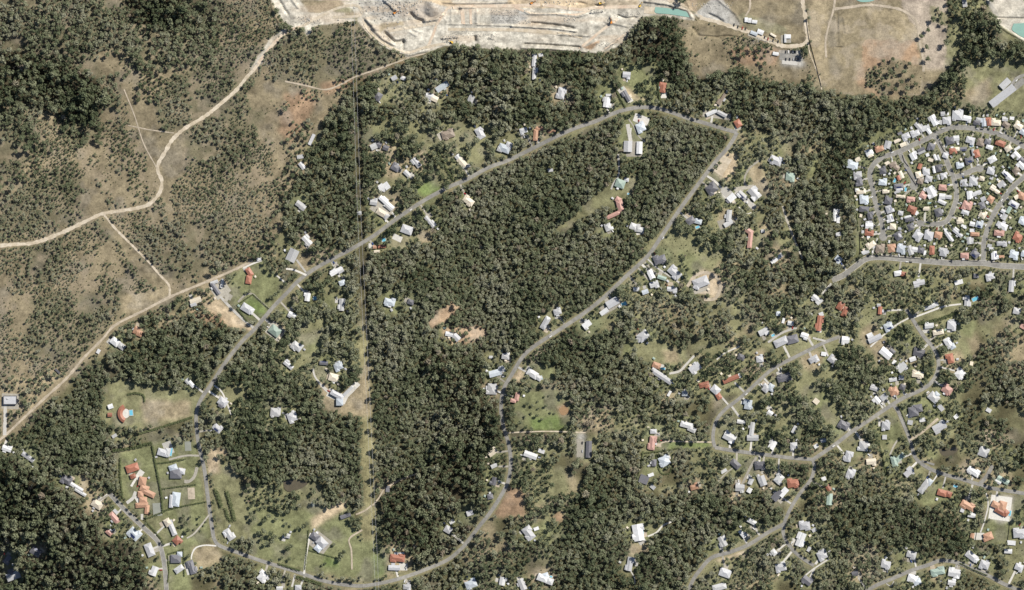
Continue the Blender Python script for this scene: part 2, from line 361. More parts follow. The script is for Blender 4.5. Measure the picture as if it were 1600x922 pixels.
DRIVES = [  # (points, width, material)
 ([(447, 420), (460, 422), (479, 430)], 3, 'concrete'), ([(409, 407), (395, 412), (380, 419)], 2.6, 'concrete'),
 ([(432, 430), (446, 442)], 2.5, 'concrete'), ([(372, 472), (383, 461), (394, 459), (404, 468), (420, 482)], 3, 'gravel'),
 ([(344, 463), (356, 476), (372, 492), (386, 504), (396, 512)], 4, 'concrete'), ([(354, 450), (355, 463), (352, 472)], 6, 'gravel'),
 ([(335, 602), (345, 610), (351, 620), (362, 648)], 2.5, 'concrete'), ([(489, 576), (492, 588), (502, 602)], 3, 'concrete'),
 ([(502, 602), (516, 614), (530, 620), (542, 618), (556, 605)], 5, 'concrete'), ([(475, 897), (478, 870), (483, 842), (486, 833)], 3, 'concrete'),
 ([(456, 917), (461, 898)], 3, 'concrete'), ([(550, 890), (549, 860), (546, 842), (566, 828)], 2.5, 'clay_track'),
 ([(338, 853), (320, 852), (306, 856), (300, 866), (299, 874)], 2.2, 'concrete'), ([(327, 804), (315, 820), (303, 834), (292, 841)], 2.5, 'gravel'),
 ([(308, 730), (304, 744), (296, 752), (288, 752)], 5, 'gravel'), ([(311, 712), (290, 712), (264, 718)], 3, 'gravel'),
 ([(966, 241), (967, 262), (966, 275), (958, 288), (955, 296)], 3, 'concrete'), ([(986, 200), (984, 215), (983, 226)], 2.5, 'concrete'),
 ([(982, 186), (990, 198), (997, 212), (1008, 222)], 2.2, 'gravel'), ([(1105, 275), (1118, 284), (1128, 295)], 3.5, 'concrete'),
 ([(1187, 250), (1172, 262), (1164, 276), (1164, 288), (1172, 292)], 3.2, 'gravel'), ([(1147, 296), (1165, 293), (1178, 291)], 6, 'gravel'),
 ([(1154, 323), (1166, 334), (1174, 332)], 1.6, 'concrete'), ([(1012, 405), (1026, 418), (1044, 430), (1062, 442)], 2.4, 'concrete'),
 ([(1074, 448), (1085, 432), (1100, 426), (1118, 432), (1126, 448), (1118, 466), (1100, 468)], 5, 'clay_track'),
 ([(1085, 556), (1072, 570), (1062, 580), (1046, 584)], 3.5, 'concrete'), ([(1120, 562), (1132, 552), (1156, 541)], 2.2, 'concrete'),
 ([(1026, 697), (1040, 690), (1070, 690), (1112, 691)], 2.2, 'sand_track'), ([(1200, 535), (1222, 520), (1245, 512)], 3.5, 'concrete'),
 ([(1428, 496), (1450, 488), (1475, 479), (1502, 475)], 2.6, 'concrete'), ([(1420, 497), (1400, 508), (1380, 524), (1360, 542)], 2.4, 'concrete'),
 ([(1422, 687), (1440, 676), (1466, 654)], 4, 'clay_track'), ([(1182, 714), (1170, 735), (1162, 752), (1150, 775)], 4, 'gravel'),
 ([(1150, 728), (1136, 738), (1122, 752)], 2, 'gravel'), ([(1012, 838), (1026, 832), (1036, 821), (1050, 815)], 2.6, 'concrete'),
 ([(984, 890), (991, 902), (992, 913)], 1.8, 'concrete'), ([(1252, 905), (1270, 890), (1296, 873)], 2.2, 'concrete'),
 ([(1541, 770), (1544, 790), (1538, 815), (1532, 832)], 2.2, 'concrete'), ([(1458, 752), (1466, 740)], 2, 'concrete'),
 ([(1385, 912), (1392, 916), (1397, 908)], 1.6, 'concrete'), ([(1390, 712), (1396, 698), (1402, 688)], 2.6, 'gravel'),
 ([(790, 677), (820, 675), (860, 674), (915, 676)], 2, 'sand_track'), ([(600, 764), (592, 778), (582, 790)], 2.4, 'clay_track'),
 ([(604, 762), (625, 750), (652, 740)], 3, 'clay_track'), ([(556, 804), (570, 798), (580, 790)], 2.4, 'clay_track'),
 ([(1362, 402), (1371, 372)], 2.2, 'concrete'), ([(1586, 124), (1572, 146), (1556, 165)], 4, 'asphalt'), ([(1620, 112), (1598, 118), (1586, 124)], 5, 'asphalt'),
 ([(1440, 720), (1460, 726)], 3, 'asphalt'), ([(1290, 533), (1270, 528)], 3, 'concrete'), ([(172, 772), (150, 785)], 3, 'gravel'),
 ([(198, 786), (208, 778), (212, 768)], 5, 'concrete'), ([(205, 760), (216, 742)], 3.5, 'concrete'), ([(222, 803), (222, 812)], 4, 'concrete'),
]
# ------------------------------------------------------------------ map: buildings.  colour roof-kind wings | own words
HOUSES = """
U h 1332,258,17,11,-10
C g 1340,249,8,7,25
W h 1358,238,12,10,25;1360,243,9,5,25,C
T h 1374,233,14,8,20
G g 1387,226,10,12,-15
C g 1402,220,11,5,25
C g 1411,226,10,6,25
G h 1415,213,13,9,25
D g 1406,209,7,6,25
G h 1430,209,14,9,25
W g 1436,199,18,7,-48;1446,200,13,8,25;1451,205,10,6,-55
W g* 1459,188,17,10,-62
W s 1469,191,6,7,-10
G h 1479,188,13,11,5
G g 1473,178,7,7,5
G h 1496,180,17,15,-5
W g 1511,185,13,8,-10
D h 1526,192,11,7,-10;1529,187,9,6,-10,W
U g 1537,191,13,7,-86
R h 1545,190,13,7,-86
C h 1556,192,15,9,-3
B h 1572,195,12,8,-32
W g 1570,186,9,7,-5
W s 1581,185,7,5,-5
C h 1591,197,14,9,-30
U h 1598,206,10,9,-30
D h 1484,220,13,11,15
W g 1494,216,9,8,5
W h 1516,219,14,10,-15
B h 1531,222,12,10,75
D h 1543,222,10,9,-20;1546,230,11,7,-20,W
R h 1563,224,16,9,-20
C h 1575,232,11,9,32
W g 1589,232,10,4,32
W g* 1588,243,13,9,-45
D h 1596,250,10,8,-45
R h 1489,236,12,9,5;1495,233,8,6,5,C
D g* 1505,233,11,6,5
R h 1526,240,12,9,-75
W g 1520,238,11,4,-78
D h* 1514,250,13,9,15
W h 1550,249,13,10,30
U h 1500,259,12,8,10
D h 1455,229,11,10,-20
D g 1439,234,12,5,25;1440,238,12,4,25,W
W g* 1427,244,12,10,-62
W s 1449,242,5,5,20
W g 1461,246,10,4,-68
G g 1466,247,10,4,-68
C s 1454,250,8,5,-15
G h 1477,243,9,8,-20
W h 1340,273,13,10,5
D h 1343,284,13,9,-80
C h 1345,299,15,8,5;1339,297,6,5,5,W
U h 1350,312,14,12,5
D h 1350,327,15,9,-5
D h 1359,337,12,8,-80
U h 1379,285,13,9,-5
D h 1379,267,11,10,10
C g 1386,255,8,5,30
B h 1395,257,12,7,25
B h 1401,262,9,7,-35
C g 1408,273,12,6,-65
R g 1404,278,8,5,-65
D h* 1404,291,15,8,5;1405,296,11,4,5,W
W g 1402,300,10,4,22
C h 1384,299,11,6,5
C h 1407,307,15,5,-5
D h 1388,314,12,11,-10
W h* 1389,327,12,10,-72
P h 1423,311,13,7,-5
P h 1442,306,11,8,-30
W s 1437,310,5,4,-30
W g 1455,300,18,12,-62
W s 1445,296,5,5,-30
C h 1435,273,10,9,-75
W h 1447,269,11,10,5
W g 1459,265,11,4,-78
D h 1466,263,11,9,-78
R g 1437,260,9,6,70
B h 1438,283,9,9,-15
G h 1451,279,11,9,-15
W g 1466,277,8,4,-78
G h 1474,275,10,9,-75
P h 1473,293,13,9,-5
W g 1472,307,10,9,-5;1482,308,9,6,-5,G
W g 1472,316,14,6,-25
D h 1466,332,13,11,-72
C g 1447,326,10,6,0
R h 1425,327,14,10,-20
W s 1432,333,6,5,40
W g* 1391,341,12,9,-72
D h 1421,343,15,7,8;1418,339,11,4,20,W
G h 1407,333,8,7,-10
W h 1521,283,14,13,-8
G h 1507,286,12,9,-78
W g 1515,305,13,9,-85;1526,302,15,7,18
C h 1534,279,8,7,-10
W s 1549,278,5,5,-25
G h 1548,267,12,11,-15
W g* 1572,272,14,7,-42;1578,279,12,9,-42,G
B h 1587,266,11,10,35
W g 1596,258,14,9,-48
W g 1564,288,12,8,40
C g 1554,297,17,6,-35
T h 1548,311,10,9,-30
G g 1536,311,8,7,25
D h 1534,321,11,10,-72
W s 1543,317,6,4,-30
P h 1511,321,15,12,-22
G h 1508,332,12,7,-20
C h 1535,336,11,10,-30
W h* 1584,319,16,9,-30
N g 1576,328,11,6,60
T h 1596,306,12,11,-25
C g 1588,308,7,6,30
G g 1567,330,7,6,-30
W g 1569,339,10,8,60
C s 1345,337,5,4,80
W g 1358,353,12,10,-3
R h 1358,364,14,9,-5
W s 1348,363,6,4,88
C h 1361,383,15,8,38
W g 1352,394,12,6,20
B h 1375,389,14,12,-8
T h 1392,388,13,11,-82
U h 1408,389,14,12,-8
W g 1422,391,15,8,-70;1429,390,9,8,-10
D h 1439,391,10,9,-12
W s 1445,396,9,4,85
C h 1395,354,10,9,-5
W s 1389,356,5,4,-5
W s 1406,357,6,4,-5
D h* 1403,369,13,11,-60
D h 1422,355,11,10,-65
G h 1434,368,14,13,-32
G h 1451,368,14,13,-10
T h 1466,367,12,10,-8
W s 1478,361,8,5,-72
G g 1483,370,18,6,-55
R h 1456,391,14,8,88
G h 1474,394,13,11,80
G g 1496,364,18,6,-40
P h 1507,399,13,8,2
D h* 1523,397,13,11,-40
W g 1514,376,11,8,-82
T h 1523,366,14,6,-2
W s 1519,360,8,5,0
U h* 1530,351,11,10,-15
W g 1519,350,8,7,-15
W s 1506,354,9,5,-18
C h 1500,346,11,7,10
W h 1567,354,14,10,-22
P h 1561,364,16,9,-5
R h 1590,371,14,12,-25
U h 1597,346,11,10,-20
G h 1565,380,16,7,5
W s 1549,389,8,5,0
W g* 1553,399,13,9,-86
T s 1565,401,8,4,0
U h 1584,398,14,11,-10
U h 1599,396,10,8,85
G s 1546,384,7,5,-10
G g 1560,350,8,6,60
G g 616,122,9,7,30
W g 630,122,8,6,-20
D h 591,150,12,11,-30 | dark roof alone in bush right of the wires
U g 691,135,22,9,35
W g 671,150,12,9,-15;679,154,11,9,-25,C
W g 736,154,11,9,65
G h 750,208,18,11,-60 | large pale-grey oblong roof above the western road
W g 584,229,10,9,25;592,226,9,9,-20,D
D g 603,231,9,8,-20
B h 700,210,20,12,15 | broad brown-grey hipped house with a paved forecourt
G g* 651,254,17,8,-52
D h 618,262,13,10,-30
W g 636,271,11,7,-45
W g 716,246,9,8,-50;722,254,16,10,-50,C;728,260,14,5,15
G s 487,218,18,5,65
W s 469,245,10,6,10
G g 472,259,12,7,-52
W g 469,320,14,9,-35;473,324,9,9,-35
W g 480,376,17,9,-48
W g 457,399,20,15,65 | biggest plain white roof beside the western road
R h 390,425,14,8,-58;389,437,13,9,80 | bent brown-roofed house on the big green lawn
D g 337,451,21,6,-55;335,441,12,5,20,W;347,443,14,4,78,W | long charcoal farmhouse beside a grey courtyard
G h 386,482,18,12,-32;392,485,10,10,-32,W | white-and-grey house inside a square green hedge lawn
C g 306,470,18,9,20;302,475,9,7,20,G
W g 481,464,13,8,80
W g 457,492,13,7,-30
W g 526,424,22,7,30
U h 535,442,10,8,20
W g 600,292,17,9,35
W g 604,317,28,7,-42
W g 584,316,11,9,-10
C h 597,333,18,10,-30;603,337,10,9,40,W
G h 636,359,18,13,-20 | grey hip-roofed house opposite the sheds on the western road
T g 586,386,6,5,0;597,385,12,5,5,R;589,393,9,4,3,C | cluster of three small tan roofs below the western road
G g 672,347,22,6,-50
C h 732,314,18,10,-35 | cream house standing alone in the dense forest edge
W s 405,405,7,5,10
G g 835,94,20,7,86 | long grey shed at the quarry edge
W g 835,115,19,6,86
W s 845,86,7,5,10
G h 877,146,18,11,80 | grey house buried in forest above the western road
G g 979,117,12,9,-5
W g 948,160,16,10,82 | white-roofed oblong house north of the road's top bend
W s 951,149,9,4,0
D g 979,150,18,7,-60 | narrow charcoal roof beside a white turning area
R h 1036,137,16,9,80 | red-brown roof beside the long dark hedge
U h 1001,199,14,13,20 | square pale-blue hip roof beside a gravel garden
W g 981,229,17,13,88 | left-hand one of the twin white sheds
W g 999,231,19,9,88 | right-hand one of the twin white sheds
G h 818,204,12,8,15
T h 837,211,18,7,85;843,201,13,6,0;862,205,13,5,5 | orange L-shaped house above the western road
U h 788,232,18,12,-20;795,228,10,12,-20,G;781,233,8,8,-20,W | pale-blue many-roofed house beside the western road
W g 1112,176,18,6,25;1128,178,16,6,-28
B g 1128,155,20,5,58
R h 1153,193,12,10,-60
G s 860,266,8,5,10
N h 969,287,15,13,-20;979,281,7,6,-10,G | dark green roof at the end of a pale drive
P h 966,312,9,8,-30;969,322,18,10,-76;958,336,23,6,24 | salmon boomerang-shaped roof in the forest
W h 950,355,12,10,-70 | small white hexagon-like roof below the salmon roof
W h 990,354,12,10,-20;1001,359,11,8,-10;996,356,9,12,0 | white clustered roofs in the forest by the middle road
D h 1112,295,18,14,32 | charcoal hip roof beside the wide white forecourt
W g 1143,309,13,10,42;1139,313,9,6,42,D
W g* 1160,305,16,8,-42
W g* 1179,302,20,13,-50 | big white roof with dark panels by a gravel drive
W g 1139,337,18,8,84;1138,349,15,7,32
D h 1079,345,14,11,32;1091,346,11,8,-15,U
G h 1212,251,20,12,-25
N h 1235,276,14,12,-5 | teal square roof among trees
P h 1172,374,27,7,84;1170,361,14,8,-35 | salmon cross-shaped roof in the bush
W s 1192,361,6,5,0
D h 1031,406,19,12,20
G h 1054,426,22,12,-42
G h 1095,441,24,15,22;1089,446,10,12,-20 | big grey roof circled by a dirt drive
W g 1017,429,15,9,-65
N g 1034,434,14,6,-18
W g 1022,444,14,9,18
G g 1050,452,16,7,-5
W g 994,452,9,6,0
U g 1008,456,10,7,20
W g 1305,336,19,6,84;1308,330,8,6,0 | narrow white roof left of the estate's grass strip
W s 1310,343,11,5,86
G s 1310,366,8,6,10
W s 1214,404,22,6,40 | long slanting white shed in bush, west of estate
U h* 1310,405,11,9,-40
W g 1275,466,14,8,-40;1280,471,11,7,40
W h 1403,427,12,8,10;1411,428,9,7,-10,R
G g 1436,442,18,8,12
W s 1498,441,13,7,15
G g 1580,447,18,8,86
G h 1547,432,14,9,10
D h 1525,431,8,7,0
D s 90,580,10,3,-45 | leftmost pair of dark containers beside the fire trail
W h 180,534,14,11,-38;190,541,12,9,-38 | white-and-dark house beside the fire trail's edge
W s 154,549,7,5,60
T h 214,516,10,12,-20;218,521,9,9,70 | orange roof in forest below the fire trail
W g 298,598,17,6,-50
G h 349,628,15,12,-35;346,633,8,7,-35,D
G h* 340,669,15,10,-40
R g 172,648,7,6,0
W g 173,635,8,7,20
W s 179,681,8,5,30
W g 534,476,19,8,88 | narrow white oblong roof near the power line
N h 430,517,18,14,-38 | grey-green square hip roof right of the western road
W h 464,541,17,11,-38
G g 451,570,17,7,-40
D g* 506,567,13,6,-5
U h 529,572,14,11,20
C h 522,590,16,12,-15 | cream hip roof inside a curved white drive
G h 527,617,22,8,-28;544,611,22,5,45,W;531,628,11,11,0,U | boomerang-shaped pale house with a rounded end
W h 431,644,16,13,-5 | square white roof ringed by a brown garden
G h 457,651,15,14,20 | grey many-sided roof beside a square white one
U h 609,472,17,10,-15
D h 642,472,10,8,-20
W g 702,522,12,7,-10;713,527,12,9,-45,G | white bent house in a clay clearing of the forest
W h 790,557,12,9,-8 | small white hip roof at the middle road's kink
W s 767,558,6,4,0
U g 774,583,20,10,15;784,577,10,10,15,W
W h 769,608,17,14,88
W h 832,584,18,11,-32;841,590,11,8,-32 | ragged white roof right of the middle road
P h 808,620,13,7,78;802,626,9,6,-10 | salmon L-shaped roof beside the green orchard paddock
G h 871,487,12,9,15
G h 852,505,20,9,60;855,499,9,8,60,W
W g 917,507,14,9,38
G g 957,473,20,12,30;944,487,14,7,35,W
G h 1005,525,18,14,38;1000,529,12,8,38 | grey hip roof at the top of a pale-green clearing
G g 1035,589,34,8,-33;1030,583,26,5,-33,W | longest grey roof, beside a tan shed and drive
T h 1026,571,13,9,-20
G g 1086,575,18,12,35
R h 1100,601,16,8,15
G h 1118,609,14,12,-40;1123,619,10,8,-60,R
R g 1142,592,26,7,22;1152,588,12,7,22,W
W h 1073,664,20,9,-15;1081,671,13,8,-25
U h 1070,615,9,8,0
W s 1046,615,9,4,60
G h 1021,674,10,7,0
P h 1019,692,22,9,84 | long salmon roof at a cream garden path
U h 1169,632,15,11,80
W g 1193,518,16,9,28
G h 1187,561,11,10,5
D h 1158,558,11,9,-20
G h 1197,607,12,10,50
W g 1140,683,20,12,-28
W g 1158,659,13,6,-10
W g 1175,670,21,7,82;1176,684,18,9,0
R h 1313,478,13,10,60;1320,487,16,8,65
R g 1280,505,24,8,82
W s 1283,491,7,6,20
R g 1375,485,12,6,86;1373,477,6,5,0,W
U h 1216,490,7,7,0
W g 1235,505,9,7,-10
W s 1224,501,8,4,75
G h 1220,534,22,12,25;1238,530,18,13,15,D
W g 1257,524,12,8,-20
W g 1321,531,12,11,-5 | flat white square roof at the lane's dead end
G g 1452,480,18,6,18;1461,476,10,6,18,W
G g 1511,470,17,8,86
W h 1589,486,12,10,-12
U h* 1388,510,14,11,22
G g 1367,529,22,8,25;1359,524,9,7,25,W
W g 1452,509,14,8,5
C h 1466,519,17,8,10
G h 1487,508,14,13,-5 | grey square roof below the long hedge
W h 1482,536,17,11,-60;1488,541,9,9,30,U
W g 1384,552,20,12,-40;1394,549,9,7,-40,D
D h 1436,551,18,11,-10
W g 1426,561,10,7,20
R h 1485,560,15,10,-78
W g 1409,574,16,11,42
W s 1397,566,7,5,60
C h 1434,585,18,9,-6
W h 1500,584,15,13,42
W g 1395,593,12,6,10;1408,590,8,7,0,G
T h 1396,611,14,12,28 | orange hip roof above the looping road
D h 1410,605,9,9,-20
G g 1366,607,14,7,-18
W g* 1370,625,12,8,-48
G g 1381,620,12,9,40
P h 1480,609,16,12,-32 | salmon hip roof at the looping road's lower bend
W h 1459,621,17,13,-42;1463,617,9,9,-42,U
G s 1470,637,11,7,-50
D h 1427,643,15,15,10;1434,638,14,12,10 | dark hip-roofed house in a fenced corner lot
W s 1422,660,8,7,-10
W s 1441,656,9,6,10
G g 1468,667,22,12,28
G h 1384,665,13,12,-5
W s 1382,683,7,7,0
D h 1318,664,17,11,-32
D h 1225,590,22,11,22
G h 1271,561,15,9,30
G h 1300,562,13,10,-38
W s 1287,553,8,6,-10
U h 1204,605,11,9,60
W g 1203,645,9,8,-40
W g 1241,671,12,6,62
C s 1275,627,9,8,-40
W s 1494,651,7,6,40
W s 1545,641,8,6,-30
C s 1518,568,6,5,80
P s 1598,510,8,7,-30
W h 1349,697,15,14,85
W g 1286,688,9,6,10
W g 11,701,15,8,-20
G g 44,714,22,7,-35
D h 104,750,17,11,-32
W g 120,761,22,6,-32;126,769,20,5,-32;123,765,16,4,-32,D | white striped roof at the forest edge, bottom left
C h 152,788,17,12,-32
P h 179,809,20,9,-48 | long salmon roof beside the bottom-left street
W s 181,799,8,5,-45
P h 171,832,11,7,-40
U h* 210,834,20,14,-45 | pale-blue roof with dark panels by the bottom-left street
G h 234,859,21,12,-68
W g 241,892,15,10,70
D h 275,873,16,13,0;280,889,15,9,35,W;281,866,8,8,0,U | half-charcoal half-white house in a hedged lot
D h 300,886,22,9,-74 | long dark-blue roof at the end of a white drive
C h 262,816,12,10,-60;270,827,20,8,-68,W | pale winding house in the orchard lot
R h 277,844,12,11,45
W h 358,835,19,10,-58
R h 207,731,20,12,18;208,744,9,7,20 | red-brown outbuilding above the terracotta mansion
T h 223,752,14,12,80;226,763,14,10,-20;232,770,22,9,-25;220,772,9,10,0;224,781,12,9,0;222,789,20,8,5;230,796,14,7,86 | sprawling terracotta mansion of many roofs
G h 255,707,17,11,-15;262,707,9,13,-15,W | grey house with a crescent white terrace
D h 275,740,18,15,0;271,731,13,10,20,U;284,736,11,9,-10,G | dark house with circular front garden
U h 275,780,22,13,82;268,783,20,6,86,G | pale-blue oblong house between two courts
D h* 54,863,17,12,-32 | dark roof alone in the bottom-left forest
D g 8,876,14,8,50
G h 17,902,22,12,20;14,898,10,14,20,D
D g 540,806,17,6,20 | dark narrow shed beside the dirt yard
D h 492,838,13,11,-35;503,848,17,13,-45,G;497,857,11,9,-40,U | grey-blue villa at the top of a straight white drive
W g 449,837,9,7,-12 | tiny white cottage on the open green paddock
D s 606,764,10,6,86
R h 621,872,23,10,-8 | brown roof beside the power line's green paddock
W s 624,865,15,4,0
G g 616,887,18,8,-2
G h 700,828,12,11,-30
W s 706,816,8,6,40
D g 772,752,13,8,75
D h 766,776,9,8,10
C g 770,707,15,8,38
W g 772,728,10,6,25
W h 411,901,16,13,48 | white roof below the bottom road's hedges
W g 437,919,10,6,0
G h 466,918,10,8,0
U h 736,913,18,12,20
W g 785,908,13,9,80
G h 636,917,12,8,0
G s 734,802,10,8,20
W g 829,711,21,9,-20
W s 846,705,10,6,-20
D g 920,702,26,9,88 | long dark hall beside a gravel car park
G h 826,833,22,12,-52 | long grey roof left of a white trailer
W s 838,826,8,5,20
W h 848,903,17,11,-20;859,908,11,10,-20;852,899,10,8,20,U
W g 816,913,18,10,-68
W g 997,832,26,16,-80 | large white roof with a green pool in the bush
G g 984,881,22,9,80
U h 1038,720,16,15,-60 | pale-blue house circled by a green hedge
D h 1022,723,11,7,86
W s 1017,742,9,5,20
D s 1006,749,14,13,-20
G s 1020,761,8,6,-40
T h 1085,761,13,8,15
W s 1131,736,10,5,30
D h 1149,725,17,10,-42
W g 1156,762,14,11,-4
W g 1173,752,10,7,65
W g 1171,766,8,7,60
G g 1191,751,16,11,-70;1186,748,14,5,-70,W
W g 1175,815,15,7,-28
W g 1160,834,14,7,-50
W g 1129,846,17,10,-62
G h 1133,895,18,13,-20
W h 1124,917,22,10,15
D h 1187,727,16,11,10
W g 1207,695,14,10,60
G h 1240,696,11,10,5
W s 1275,697,7,6,30
G h 1325,713,17,10,78
C g 1361,721,15,9,5
G h 1329,740,13,12,-20
N h 1397,721,17,9,-75;1406,715,17,8,42 | pale green L-shaped roof beside a grassy gully
G g 1420,738,16,9,42
W h 1444,760,24,10,52;1452,753,10,9,52,U
R h 1472,770,15,10,-15;1482,772,10,9,-20 | dark red-brown roof beside a grassy track
T h 1512,790,23,10,-30 | orange oblong roof beside two white sheds
G s 1504,796,9,6,70
W g 1518,805,12,7,-10
T h 1556,789,14,10,-25;1566,791,12,16,-15;1563,799,18,9,-30,R;1571,801,10,10,-40,R | terracotta villa on a walled white terrace
T h 1544,838,14,12,20;1540,843,7,6,20
T g 1519,837,8,6,80
W h 1521,737,21,9,-35
N g 1567,750,20,8,-28;1559,753,10,5,-28,W | green-striped shed roof right of the side street
G h 1537,706,16,15,-20
G h 1593,833,20,13,5
W s 1580,848,13,7,-5
W g 1575,861,12,7,-3
G h 1518,869,20,11,-38;1524,874,10,8,-38,W
G h 1538,882,15,12,-20
G h 1592,886,13,10,-20
W g 1491,895,19,12,-8
W g 1487,910,12,8,-8
W h 1426,904,16,12,-15;1433,909,12,10,20,U
N h 1465,893,22,10,10
G h 1384,882,15,11,-10
W h 1424,866,15,10,-12
D g 1336,896,10,8,20
D g 1261,907,16,11,-38
W g 1251,843,22,11,68
G h 1257,821,17,12,10
W s 1272,828,7,6,30
G h 1285,867,16,13,25
G h 1220,886,17,12,10
W h 1209,863,10,8,-50
N g 1296,780,18,9,86 | long green shed roof among trees, south-east
R h 1239,755,18,12,10
D g 1214,774,18,11,48;1224,769,16,9,48,W
W h 1217,748,15,11,48
W s 1287,748,7,6,20
R g 1294,762,10,7,-60
W s 1264,858,8,5,60
G g 1566,150,46,12,38;1570,131,18,10,44,W | long grey club building beside a car park strip
"""
